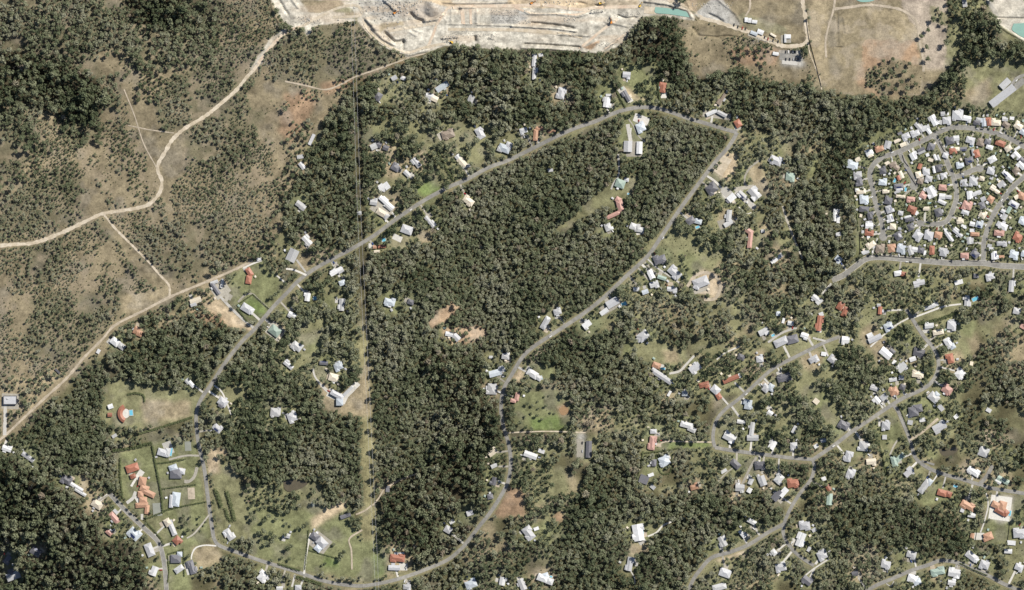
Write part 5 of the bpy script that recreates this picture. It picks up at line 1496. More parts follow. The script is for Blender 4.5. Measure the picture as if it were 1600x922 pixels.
pond('pond', [(1466, 699), (1478, 704), (1492, 698), (1497, 704), (1486, 711), (1472, 711)], M['muddy'], .2)
pond('pond', [(873, 639), (882, 634), (889, 641), (884, 648), (877, 648)], mat('clay_pond', (.27, .17, .09), rough=.5), .15)
pond('pond', [(486, 786), (490, 782), (493, 787), (488, 793)], mat('pale_pond', (.2, .22, .2), rough=.15), .2)
for p in [(462, 759, 20, 9), (1481, 705, 16, 7), (881, 641, 9, 8)]: block_rect(p[0], p[1], p[2] * 2, p[3] * 2, 0, 0)

# compound in the far left, site offices at the earthworks
def compound():
    X, Y = W(16, 625); e = empty('compound_building', (X, Y, hz(16, 625))); tag(e, 'flat grey square compound with raised parapet beside the fire trail', 'building')
    mb = MB(); mb.box(0, 0, -2, 4, 20, 13); mb.build('wall', M['wall'], e)
    mb = MB(); mb.box(0, 0, 4, 4.25, 19.2, 12.2); mb.build('roof', M['roof_G'], e)
    mb = MB()
    for cx, cy, ww, dd in ((0, 6.6, 21, .6), (0, -6.6, 21, .6), (10.2, 0, .6, 12.6), (-10.2, 0, .6, 12.6)): mb.box(cx, cy, 3.6, 5.2, ww, dd)
    mb.build('parapet', M['roof_D'], e)
    mb = MB(); mb.box(-4, 2, 4.25, 5.3, 3, 2); mb.build('roof_unit', M['steel'], e)
    block_rect(16, 625, 24, 22, 0, 3)
compound()
def site_office(x, y, w_, d_, a, c, lb):
    X, Y = W(x, y); e = empty('site_office', (X, Y, hz(x, y)), R(a)); tag(e, lb, 'site office', 'site offices at the earthworks')
    mb = MB(); mb.box(0, 0, -1, 2.6, w_ - .2, d_ - .2); mb.build('wall', M['wall'], e)
    v, f = roof_shape('g', w_ - .6, d_ - .6, 0, 0, 0, 2.7, .12); obj('roof', mesh('roof', v, f, M['roof_' + c]), e)
    mb = MB(); mb.box(w_ * .2, -d_ / 2 + .02, 0, 2.0, .9, .12); mb.build('door', M['timber'], e)
    block_rect(x, y, w_, d_, a, 1)
for a in [(1166, 31, 5, 7, 0, 'W', 'leftmost white cabin of the upper row north of the works road'), (1171.5, 32, 5, 7, -4, 'W', 'second white cabin of the upper row north of the works road'), (1179, 34, 8, 5, -6, 'W', 'rightmost wider white cabin of the upper row by the works road'),
          (1178, 52, 11, 5, -22, 'U', 'bluish cabin in the pair beside the works road'), (1188, 50, 10, 7, -22, 'W', 'white cabin in the pair beside the works road'), (1208, 55, 10, 3, -30, 'C', 'cream narrow cabin along the works road'),
          (1227, 60, 3, 13, 0, 'W', 'upright white cabin forming the cross by the works road'), (1232, 57, 7, 6, 0, 'W', 'small square cabin beside the upright white cabin'), (1507, 5, 7, 12, 10, 'W', 'white hut among dark trees at the top right edge'), (1212, 84, 9, 5, -10, 'W', 'small white cabin at the left end of the works car park')]:
    site_office(*a)

# ------------------------------------------------------------------ transmission line
def tower(x, y, lb):
    X, Y = W(x, y); e = empty('transmission_tower', (X, Y, hz(x, y)), R(-3)); tag(e, lb, 'pylon', 'transmission towers')
    Ht = 34
    for sx in (-1, 1):
        for sy in (-1, 1):
            mb = MB(); mb.beam((sx * 3.2, sy * 3.2, -1), (sx * .9, sy * .9, 24), .35); mb.beam((sx * .9, sy * .9, 24), (sx * .35, sy * .35, Ht), .28); mb.build('leg', M['steel'], e)
    mb = MB()
    for i in range(7):
        z0, z1 = i * 3.5, (i + 1) * 3.5; r0, r1 = 3.2 - 2.3 * z0 / 24.5, 3.2 - 2.3 * z1 / 24.5
        c0 = [(-r0, -r0), (r0, -r0), (r0, r0), (-r0, r0)]; c1 = [(-r1, -r1), (r1, -r1), (r1, r1), (-r1, r1)]
        for j in range(4):
            mb.beam((*c0[j], z0), (*c1[(j + 1) % 4], z1), .16); mb.beam((*c0[(j + 1) % 4], z0), (*c1[j], z1), .16); mb.beam((*c1[j], z1), (*c1[(j + 1) % 4], z1), .16)
    mb.build('bracing', M['steel'], e)
    for z in (24, 28.5, 33):
        ca = MB()
        for s_ in (-1, 1):
            ca.beam((0, -.8, z), (s_ * 3.4, 0, z), .25); ca.beam((0, .8, z), (s_ * 3.4, 0, z), .25); ca.beam((0, 0, z + 1.2), (s_ * 3.4, 0, z), .2)
        o = ca.build('crossarm', M['steel'], e)
        for s_ in (-1, 1):
            ib = MB()
            for k_ in range(5): ib.cyl(s_ * 3.1, 0, z - .4 - .34 * k_, z - .25 - .34 * k_, .16, .16, 8)
            ib.cyl(s_ * 3.1, 0, z - 2.0, z, .05, .05, 6); ib.build('insulator', M['wall'], o)
    return e
TW = [(549, -60), (562, 333), (593, 985)]
tower(*TW[1], 'pale lattice pylon standing in the cut through the upper forest')
tower(*TW[0], 'lattice pylon beyond the top edge, carrying the wires'); tower(*TW[2], 'lattice pylon beyond the bottom edge, carrying the wires')
for s_, sd_ in ((-1, 'left'), (1, 'right')):
    for z, nm in ((22.2, 'lowest'), (26.7, 'middle'), (31.2, 'highest')):
        mb = MB(); prev = None
        for (xa, ya), (xb, yb) in zip(TW[:-1], TW[1:]):
            n = 26; sag = 6 if yb < 400 else 8
            for i in range(n + 1):
                t = i / n; px, py = xa + (xb - xa) * t + s_ * 2.6, ya + (yb - ya) * t
                zz = (hz(xa, ya) * (1 - t) + hz(xb, yb) * t) + z - sag * 4 * t * (1 - t)
                p = (*W(px, py), zz)
                if prev and i > 0: mb.beam(prev, p, .075)
                prev = p
        o = mb.build('power_cable', M['wire']); tag(o, f'{nm} wire on the {sd_} side of the transmission line', 'cable', 'transmission line wires')

# ------------------------------------------------------------------ hedges and fences
def leafy(pts, hw, ht, n, size, rs, jitter=.35):
    """leaf clumps along a line, map coordinates; returns mesh data relative to first point"""
    x0, y0 = pts[0]; v = []; f = []
    L_ = smooth_line(pts, 0.9)
    for x, y in L_:
        zb = hz(x, y) - hz(x0, y0); hh = ht * rs.uniform(.8, 1.1)
        for _ in range(n):
            t = rs.uniform(0, math.pi); r = hw * rs.uniform(.8, 1.1)
            c = Vector((x - x0 + r * math.cos(t) + rs.uniform(-.4, .4), -(y - y0) + rs.uniform(-1, 1) * hw, zb + max(.2, hh * math.sin(t) * rs.uniform(.6, 1))))
            nr = Vector((math.cos(t) + rs.uniform(-jitter, jitter), rs.uniform(-.7, .7), abs(math.sin(t)) + .3)).normalized()
            u = nr.orthogonal().normalized() * size * rs.uniform(.7, 1.3); w_ = nr.cross(u)
            b_ = len(v); v += [c + u, c + w_, c - u, c - w_]; f.append((b_, b_ + 1, b_ + 2, b_ + 3))
    return v, f
rs_h = random.Random(5)
HEDGES = [([(685, 238), (697, 262), (709, 282)], 1.4, 5, 'straight dark hedge running down to the western road'), ([(957, 131), (967, 150), (977, 168)], 1.3, 4, 'dark hedge left of the white turning area'), ([(1026, 112), (1029, 140), (1031, 164)], 1.4, 5, 'long dark hedge beside the red-brown roof'),
  ([(176, 704), (205, 700), (236, 692)], 2.2, 5, 'thick hedge along the top of the mansion lawn'), ([(238, 696), (244, 730), (252, 772), (254, 800)], 1.5, 4, 'long hedge between mansion lawn and dark house'), ([(243, 724), (262, 722), (290, 717)], 1.0, 3, 'hedge above the dark house garden'), ([(254, 764), (280, 760), (306, 757)], 1.0, 3, 'hedge below the dark house garden'),
  ([(256, 798), (290, 790), (322, 784)], 1.0, 2.5, 'hedge below the pale-blue oblong house'), ([(228, 814), (240, 828), (252, 842)], 1.0, 3, 'dark hedge along the bottom-left street'), ([(188, 716), (188, 745), (192, 778)], 1.5, 4, 'hedge down the left of the mansion lawn'), ([(225, 812), (240, 806), (256, 800)], 1.2, 3, 'short hedge below the tennis court'),
  ([(286, 858), (287, 880), (288, 900)], 1.0, 2.5, 'hedge right of the half-white house'), ([(262, 868), (264, 890), (262, 910)], .9, 2.5, 'hedge left of the half-white house'), ([(262, 866), (275, 862), (286, 858)], .9, 2.5, 'hedge above the half-white house'),
  ([(336, 765), (342, 780), (346, 792)], 3, 5, 'leftmost dark row of shrubs right of the western road'), ([(354, 768), (360, 788), (366, 812)], 3, 5, 'middle dark row of shrubs right of the western road'), ([(352, 795), (356, 808), (362, 814)], 2.5, 4, 'short dark row of shrubs between the longer rows'),
  ([(483, 860), (500, 865), (526, 872)], .7, 2, 'dark hedge line below the grey-blue villa'), ([(482, 828), (480, 850), (476, 890)], .7, 2, 'hedge along the straight white villa drive'), ([(435, 881), (450, 886), (468, 891)], 1.5, 3.5, 'hedge above the bottom road, left part'), ([(462, 901), (480, 906), (502, 913)], 2.5, 4, 'hedge below the bottom road'),
  ([(1435, 505), (1455, 502), (1478, 495), (1497, 488)], 2.2, 5, 'long conifer hedge below the lane-end lawn'), ([(1005, 705), (1000, 730), (994, 760)], .9, 3, 'dark fence-line hedge left of the pale-blue house'), ([(1003, 708), (1040, 704), (1060, 700)], .9, 3, 'dark hedge above the pale-blue house'),
  ([(1025, 712), (1030, 735), (1038, 741), (1048, 736), (1050, 712)], 1.0, 2, 'curved green hedge circling the pale-blue house'), ([(1404, 632), (1412, 652), (1424, 682)], .8, 2.5, 'dark hedge left of the fenced corner lot'), ([(1448, 618), (1460, 634), (1476, 652)], .8, 2.5, 'dark hedge right of the fenced corner lot'),
  ([(1374, 692), (1380, 720), (1386, 752)], .8, 3, 'thin dark line of bushes in the grassy gully'), ([(1328, 284), (1333, 300), (1338, 330), (1341, 360)], .6, 2, 'boundary hedge along the left edge of the estate'), ([(200, 616), (212, 614), (224, 618), (226, 628)], 1.4, 3, 'curved dark hedge above the crescent house'), ([(216, 678), (250, 668), (300, 652)], 1.6, 2.5, 'stony pale-green hedge below the brown paddock'),
  ([(370, 477), (395, 460)], .8, 1.8, 'left clipped hedge of the square lawn'), ([(395, 460), (420, 482)], .8, 1.8, 'right clipped hedge of the square lawn'), ([(371, 482), (386, 502)], 1.4, 3, 'tall hedge lower left of the square lawn'), ([(1500, 880), (1520, 890), (1542, 899)], .9, 3, 'hedge above the bottom-right road'), ([(1414, 334), (1440, 322), (1466, 317)], 1.5, 3.5, 'dark hedge row across the middle of the estate')]
for pts, hw, ht, lb in HEDGES:
    v, f = leafy(pts, hw, ht, 13 if hw > 1.2 else 9, .42 + .1 * hw, rs_h)
    X, Y = W(*pts[0]); o = obj('hedge', mesh('hedge', v, f, SHRUB), None, (X, Y, hz(*pts[0]))); tag(o, lb, 'hedge', 'hedges'); o['tone'] = .08 + .2 * rs_h.random()
    block_line(pts, hw + .5)
FENCES = [([(1343, 362), (1344, 385), (1343, 402)], 'timber fence at the lower left corner of the estate'), ([(1346, 404), (1360, 398), (1380, 400), (1410, 402), (1438, 404)], 'timber fence along the top of the road below the estate'), ([(1451, 401), (1500, 406), (1528, 408), (1532, 390), (1526, 386)], 'timber fence round the estate corner lot by the eastern street'),
  ([(1543, 392), (1544, 404), (1550, 409), (1562, 410)], 'curved timber fence right of the eastern street'), ([(1367, 382), (1368, 398)], 'short fence between two lots above the lower road'), ([(1384, 382), (1383, 400)], 'second short fence above the lower road'), ([(1399, 380), (1397, 401)], 'third short fence above the lower road'), ([(1416, 380), (1414, 402)], 'fourth short fence above the lower road'),
  ([(1446, 188), (1452, 196), (1459, 206)], 'fence left of the long white ring-street house'), ([(1410, 242), (1413, 252), (1420, 260)], 'fence left of the dead-end entrance'), ([(1468, 222), (1472, 230), (1478, 240)], 'curved fence left of the inner crescent'), ([(1395, 300), (1397, 325), (1400, 345)], 'fence line between lots in the lower middle estate'), ([(1558, 272), (1570, 282), (1577, 290)], 'fence lower left of the grey-white eastern house'),
  ([(1414, 262), (1432, 290)], 'fence along the right of the short dead-end'), ([(1482, 355), (1495, 372), (1510, 380)], 'slanting fence beside the long grey roofs'), ([(1535, 780), (1529, 815), (1524, 845)], 'fence left of the villa lawn'), ([(1578, 815), (1574, 850)], 'fence right of the villa lawn'), ([(1260, 30), (1264, 60), (1272, 90), (1284, 136)], 'long wire fence right of the gravel works road')]
for pts, lb in FENCES + FN:
    mb = MB(); x0, y0 = pts[0]; z0 = hz(x0, y0)
    for (xa, ya), (xb, yb) in zip(pts[:-1], pts[1:]):
        n = max(1, int(math.hypot(xb - xa, yb - ya) / 3))
        for i in range(n):
            pa = (xa + (xb - xa) * i / n, ya + (yb - ya) * i / n); pb = (xa + (xb - xa) * (i + 1) / n, ya + (yb - ya) * (i + 1) / n)
            cx, cy = (pa[0] + pb[0]) / 2, (pa[1] + pb[1]) / 2; l_ = math.hypot(pb[0] - pa[0], pb[1] - pa[1]); an = math.atan2(-(pb[1] - pa[1]), pb[0] - pa[0]); z = hz(cx, cy) - z0
            mb.box(cx - x0, -(cy - y0), z - .3, z + 1.8, l_, .08, an); mb.box(pa[0] - x0, -(pa[1] - y0), z - .4, z + 1.95, .14, .14, an)
    o = mb.build('fence', M['timber'], None, (*W(x0, y0), z0)); tag(o, lb, 'fence', 'timber fences')

# ------------------------------------------------------------------ vehicles
def car_parts():
    b = MB(); b.box(0, 0, .35, .95, 4.4, 1.8, 0, .97, .94); b.box(1.65, 0, .95, 1.02, .9, 1.6, 0, .9, .9)
    c = MB(); c.box(-.25, 0, .95, 1.5, 2.5, 1.65, 0, .72, .82)
    r = MB(); r.box(-.25, 0, 1.5, 1.53, 1.75, 1.32, 0, .96, .96)
    wl = MB(); n = 10
    v = [(.33 * math.cos(2 * math.pi * i / n), s_, .33 + .33 * math.sin(2 * math.pi * i / n)) for s_ in (-.11, .11) for i in range(n)]
    wl.add(v, [(i, (i + 1) % n, n + (i + 1) % n, n + i) for i in range(n)] + [tuple(range(n)), tuple(range(2 * n - 1, n - 1, -1))])
    return b, c, r, wl
_b, _c, _r, _w = car_parts()
CM = {k_: (_b.mesh('body', M['car_' + k_]), _r.mesh('roof', M['car_' + k_])) for k_ in ('white', 'silver', 'dark', 'red', 'blue')}
CG = _c.mesh('cabin', M['glass']); CW = _w.mesh('wheel', M['tyre'])
def car(x, y, a, c, lb, grp='cars on roads and drives'):
    X, Y = W(x, y); e = empty('car', (X, Y, hz(x, y) + .38), R(a)); tag(e, lb, 'car', grp)
    obj('body', CM[c][0], e); obj('roof_panel', CM[c][1], e); obj('cabin_glass', CG, e)
    for sx in (-1.35, 1.35):
        for sy in (-.82, .82): obj('wheel', CW, e, (sx, sy, 0))
for a in [(1417, 409, 0, 'white', 'white car on the road below the estate'), (1423, 409.5, 0, 'dark', 'dark car behind a white car below the estate'), (1528, 258, 10, 'white', 'white car in the small eastern spur'), (1504, 272, 0, 'white', 'white car at the spur junction'), (1527, 201.5, -10, 'silver', 'silver car parked at the top of the ring street'), (1564, 208, -18, 'white', 'white car on the right part of the ring street'),
          (1534, 202, -10, 'dark', 'dark car parked at the top of the ring street'), (1394, 238, 25, 'white', 'white car on the left slope of the ring street'), (1364, 251, 60, 'dark', 'dark car at the left bend of the ring street'), (1473, 201, 15, 'silver', 'silver car outside the long white house'), (1455, 344, 5, 'white', 'white car outside the inner crescent charcoal house'), (1540, 352, 70, 'white', 'white car low on the eastern street'),
          (1565, 313, 52, 'white', 'white car midway up the eastern street'), (1573, 300, 50, 'silver', 'silver car high on the eastern street'), (1444, 295, 30, 'dark', 'dark car beside the big white estate roof'), (1362, 308, 30, 'white', 'white car on a ring-street drive'), (642, 328, 33, 'white', 'white car on the western road above the hip roof'), (1036, 372, 55, 'white', 'white car on the middle road'),
          (1302, 697, 35, 'white', 'white car on the looping road'), (1415, 616, 25, 'silver', 'silver car on the looping road near the orange roof'), (1449, 613, 45, 'white', 'white car beside the looping road'), (860, 526, 33, 'white', 'white car on the middle road below the bend'), (1166, 616, 40, 'white', 'white car on the straight lane'), (910, 692, 90, 'dark', 'dark car in the hall car park, upper'), (910, 705, 90, 'silver', 'silver car in the hall car park, lower'), (1588, 126, 45, 'white', 'white car beside the club building'), (1583, 134, 45, 'dark', 'dark car beside the club building')]:
    car(*a)
for a in CARS: car(*a)
for i, (x, c) in enumerate([(1228, 'dark'), (1232, 'white'), (1236, 'dark'), (1239, 'silver'), (1242, 'dark')]):
    car(x, 81, 82, c, f'{c} car, {ORD[i + 1]} from left in the works car park upper row', 'cars at the works car park')
for i, (x, c) in enumerate([(1228, 'dark'), (1234, 'dark'), (1240, 'silver'), (1243, 'dark'), (1247, 'dark')]):
    car(x, 92.5, 86, c, f'{c} car, {ORD[i + 1]} from left in the works car park lower row', 'cars at the works car park')
for i, (x, y, c) in enumerate([(1195, 58, 'dark'), (1200, 61, 'red'), (1208, 63, 'dark'), (1216, 65, 'dark'), (1160, 44, 'red'), (1165, 45, 'dark'), (1147, 39, 'dark'), (1153, 42, 'dark')]):
    car(x, y, 75, c, f'{c} vehicle, {ORD[i + 1]} listed along the works road verge' if False else f"{c} vehicle parked on the works road verge, {['below the bluish cabin', 'right of the cabin pair', 'below the cream cabin', 'left of the cross cabin', 'below the leftmost upper cabin', 'below the second upper cabin', 'at the far left', 'second from the far left'][i]}", 'cars at the works car park')

def excavator(x, y, a, c, lb):
    X, Y = W(x, y); iy_, ix_ = int(giy(y)), int(gix(x))
    e = empty('excavator', (X, Y, hz(x, y) + float(q[iy_, ix_]) + .1), R(a)); tag(e, lb, 'excavator', 'earthmoving machines')
    for s_ in (-1, 1):
        mb = MB(); mb.box(0, s_ * 1.3, 0, 1.0, 5, .7, 0, .85, 1); mb.build('crawler_track', M['tyre'], e)
    mb = MB(); mb.box(-.3, 0, 1.1, 2.4, 4, 3, 0, .96, .96); mb.build('upper_body', M['car_' + c], e)
    mb = MB(); mb.box(1.0, .9, 2.4, 3.4, 1.5, 1.1, 0, .85, .9); mb.build('cab', M['glass'], e)
    mb = MB(); mb.beam((1.4, -.3, 2.0), (5.0, -.3, 5.2), .7, .5); bo = mb.build('boom', M['car_' + c], e)
    mb = MB(); mb.beam((5.0, -.3, 5.2), (7.2, -.3, 2.0), .5, .35); mb.build('stick', M['car_' + c], e)
    mb = MB(); mb.box(7.2, -.3, .7, 2.0, 1.1, 1.4, 0, .6, 1); mb.build('bucket', M['steel'], e)
for a in [(617, 20, 30, 'orange', 'orange excavator beside the grey rubble ground'), (831, 4.5, 30, 'orange', 'orange excavator near the top edge of the earthworks'), (706, 66, 160, 'yellow', 'yellow excavator beside the dark clods, lower earthworks'), (938, 5, 10, 'yellow', 'yellow excavator by the small pits, top right earthworks'), (955, 35, 100, 'orange', 'orange excavator below the dark mound'), (1000, 9, 60, 'yellow', 'yellow excavator left of the turquoise pond')]:
    excavator(*a)

# haul tracks and rubble of the earthworks
M['haul'] = mat('haul_track', (0.49, 0.39, 0.30), noise=0.2, nscale=0.3, col2=(0.55, 0.47, 0.37), c2scale=0.06, spec=0.1)
def qz(x, y): return hz(x, y) + float(q[giy(y), gix(x)])
def haul(pts, wd, mt, lift):
    L_ = smooth_line(pts, 2.0); A = np.array(L_); T_ = np.gradient(A, axis=0); T_ /= np.linalg.norm(T_, axis=1)[:, None] + 1e-9
    v = []
    for i in range(len(A)):
        for o_ in (-.5, 0, .5):
            x, y = A[i][0] - T_[i][1] * wd * o_, A[i][1] + T_[i][0] * wd * o_
            v.append((*W(x, y), qz(x, y) + lift))
    f = [(i * 3 + k_, i * 3 + k_ + 1, i * 3 + k_ + 4, i * 3 + k_ + 3) for i in range(len(A) - 1) for k_ in range(2)]
    m = mesh('haul_track', v, f, mt); o = obj('haul_track', m); o['kind'] = 'structure'
    if m.polygons[0].normal.z < 0: m.flip_normals()
for i, (pts, wd, mt) in enumerate([([(700, 12), (740, 10), (800, 9), (850, 8), (905, 15), (930, 12), (1000, 10)], 5, 'haul'), ([(700, 12), (690, 26), (682, 40), (676, 56), (668, 74)], 4, 'haul'), ([(800, 9), (830, 21), (870, 22), (900, 23), (922, 16)], 3.5, 'haul'), ([(600, 50), (640, 43), (682, 36)], 4.5, 'sand_track'),
    ([(567, 30), (575, 46), (600, 68), (634, 82), (664, 74), (696, 68)], 4, 'sand_track'), ([(470, 42), (500, 26), (530, 12), (558, 9), (562, 24), (520, 27)], 4, 'sand_track'), ([(722, 14), (724, 38)], 6, 'haul'), ([(735, 14), (736, 38)], 4, 'haul'), ([(905, 76), (925, 60), (945, 44), (965, 30)], 4, 'haul'), ([(940, 80), (965, 62), (985, 46)], 2.5, 'haul'),
    ([(700, 46), (800, 47), (870, 52), (910, 58)], 5, 'sand_track'), ([(396, 110), (412, 88), (430, 66), (448, 50), (470, 42)], 5, 'haul')]):
    haul(pts, wd, M[mt], .25 + .01 * i)
rb = random.Random(21); mb = MB()
def chunk(x, y, s_):
    mb.box(*W(x, y), qz(x, y) - .3, qz(x, y) + s_ * rb.uniform(.5, 1), s_ * rb.uniform(.8, 1.5), s_ * rb.uniform(.7, 1.1), rb.uniform(0, 3), .6, .6)
for _ in range(330):
    x, y = rb.gauss(610, 26), abs(rb.gauss(14, 12))
    if inq[giy(y), gix(x)]: chunk(x, y, rb.choice([.7, .9, 1.3, 2.0]))
for r_ in range(8):
    for x in np.arange(768, 812, 1.7):
        if rb.random() < .7: chunk(x + rb.uniform(-.4, .4), 16 + r_ * 2.6 + rb.uniform(-.4, .4), rb.uniform(.8, 1.4))
for x0, x1, y, n in [(692, 716, 59, 60), (690, 718, 64, 30), (762, 776, 60, 26), (720, 732, 48, 20), (920, 943, 18, 50), (800, 830, 33, 30), (880, 900, 29, 40), (925, 960, 70, 40), (465, 485, 30, 50), (430, 460, 40, 60), (460, 500, 34, 60), (1080, 1150, 8, 60), (1176, 1216, 64, 90), (400, 425, 100, 60), (560, 640, 60, 60), (960, 1000, 22, 50), (840, 900, 4, 60), (700, 780, 55, 60), (980, 1000, 40, 20)]:
    for _ in range(n):
        x, yy = rb.uniform(x0, x1), y + rb.gauss(0, 2.2); chunk(x, yy, rb.uniform(.5, 1.5))
o = mb.build('rubble', mat('rubble_stone', (0.42, 0.405, 0.37), noise=.3, nscale=.5)); tag(o, 'loose grey rubble and clods strewn over the pale earthworks', 'rubble', kind='stuff')
# ------------------------------------------------------------------ trees
def crown_mesh(seed, shape, lobes, per, leaf):
    """leaf-clump crown of radius about 1, standing on z=0 ground with a trunk below"""
    rs = random.Random(seed); v = []; f = []
    zc, zr = shape      # centre height and half height
    L_ = []
    for i in range(lobes):
        while True:
            p = Vector((rs.uniform(-1, 1), rs.uniform(-1, 1), rs.uniform(-1, 1)))
            if .25 < p.length < 1: break
        r = rs.uniform(.28, .5)
        L_.append((Vector((p.x * .8, p.y * .8, zc + p.z * zr * .8)), r))
    L_.append((Vector((0, 0, zc)), .55))
    for c, r in L_:
        n = int(per * (r / .36) ** 1.6)
        for _ in range(n):
            d = Vector((rs.gauss(0, 1), rs.gauss(0, 1), rs.gauss(0, 1) + .45)).normalized()
            p = c + Vector((d.x * r, d.y * r, d.z * r * min(1.25, zr * 1.1))) * rs.uniform(.75, 1.08)
            nr = (d + Vector((rs.gauss(0, .35), rs.gauss(0, .35), rs.gauss(0, .35)))).normalized()
            u = nr.orthogonal().normalized(); w_ = nr.cross(u); a = rs.uniform(0, 6.28); s_ = leaf * rs.uniform(.7, 1.5)
            u2 = (u * math.cos(a) + w_ * math.sin(a)) * s_; w2 = (w_ * math.cos(a) - u * math.sin(a)) * s_ * rs.uniform(.6, 1)
            b_ = len(v); v += [p + u2, p + w2, p - u2, p - w2]; f.append((b_, b_ + 1, b_ + 2, b_ + 3))
    return v, f, L_
def trunk_mesh(seed, L_, zc):
    rs = random.Random(seed + 99); mb = MB(); zt = zc * .8
    mb.cyl(0, 0, -.4, zt * .55, .095, .065, 7); mb.cyl(0, 0, zt * .55, zt, .065, .045, 7)
    for c, r in L_[:6]: mb.beam((0, 0, zt * rs.uniform(.55, .95)), tuple(c), .07, .02)
    return mb
KINDS = [((2.3, .75), 11, 17, .155), ((2.5, .85), 13, 17, .15), ((2.0, .7), 9, 17, .165), ((2.7, 1.0), 14, 16, .15), ((2.1, .62), 15, 13, .14), ((2.9, 1.1), 12, 18, .16),
         ((1.5, .8), 9, 18, .17), ((1.2, .75), 8, 19, .18), ((1.6, .65), 8, 14, .15), ((1.9, .9), 16, 14, .14)]
protos = []; pcol = bpy.data.collections.new('tree_forms')
for i, (sh, lb_, per, lf) in enumerate(KINDS):
    v, f, L_ = crown_mesh(100 + i, sh, lb_, per, lf)
    cm = mesh('crown', v, f, LEAF); tb = trunk_mesh(i, L_, sh[0]); tm = tb.mesh('trunk', M['bark'])
    jm = mesh('tree_form', list(v) + tb.v, f + [tuple(k_ + len(v) for k_ in q_) for q_ in tb.f], LEAF); jm.materials.append(M['bark'])
    mi = np.zeros(len(jm.polygons), np.int32); mi[len(f):] = 1; jm.polygons.foreach_set('material_index', mi)
    po = bpy.data.objects.new('tree_form_%02d' % i, jm); pcol.objects.link(po)
    protos.append((cm, tm))
scol = bpy.data.collections.new('shrub_forms')
for i in range(4):
    v, f, _ = crown_mesh(300 + i, (.7, .7), 6, 13, .2)
    po = bpy.data.objects.new('shrub_form_%02d' % i, mesh('shrub_form', v, f, SHRUB)); scol.objects.link(po)

# spacing, radius range, chance, tone mean, height stretch, clumping
VC = {10: (4.9, 1.9, 5.8, .82, .46, .95, .9), 1: (6.4, 1.8, 5.4, .34, .42, .9, 1.7), 2: (3.5, 1.0, 3.2, .50, .52, .85, 1.9), 3: (5.4, 2.0, 6.0, .68, .48, .9, .95), 4: (5.0, 2.3, 6.6, 1.0, .48, .95, .4), 5: (5.9, 2.6, 7.2, 1.0, .33, 1.35, .5), 6: (4.6, 1.2, 3.5, .60, .34, .85, .6), 7: (4.2, 2.1, 5.2, 1.0, .50, .9, .22), 8: (3.7, 1.1, 3.6, .72, .50, .85, 1.3), 9: (5.3, 2.6, 6.6, .66, .44, .9, 1.5)}
N_C = 330000
cx = rng.uniform(-38, 1638, N_C); cy = rng.uniform(-38, 960, N_C)
cv = veg[giy(cy), gix(cx)]
cl1 = fbm(cx, cy, 34, 3); cl2 = fbm(cx + 200, cy + 300, 90, 2); tn = fbm(cx + 600, cy + 50, 55, 3); chance = rng.random(N_C)
bi = np.clip(np.round(cy - MY0).astype(int), 0, 1059); bj = np.clip(np.round(cx - MX0).astype(int), 0, 1739)
ok = ~blocked[bi, bj] & (cv > 0)
cell = {}; trees = []
def clear(x, y, r):
    """crown must not swallow roofs and roads: test the rim a little inside"""
    for dx, dy in ((r, 0), (-r, 0), (0, r), (0, -r)):
        if is_blocked(x + dx * .45, y + dy * .45): return False
    return True
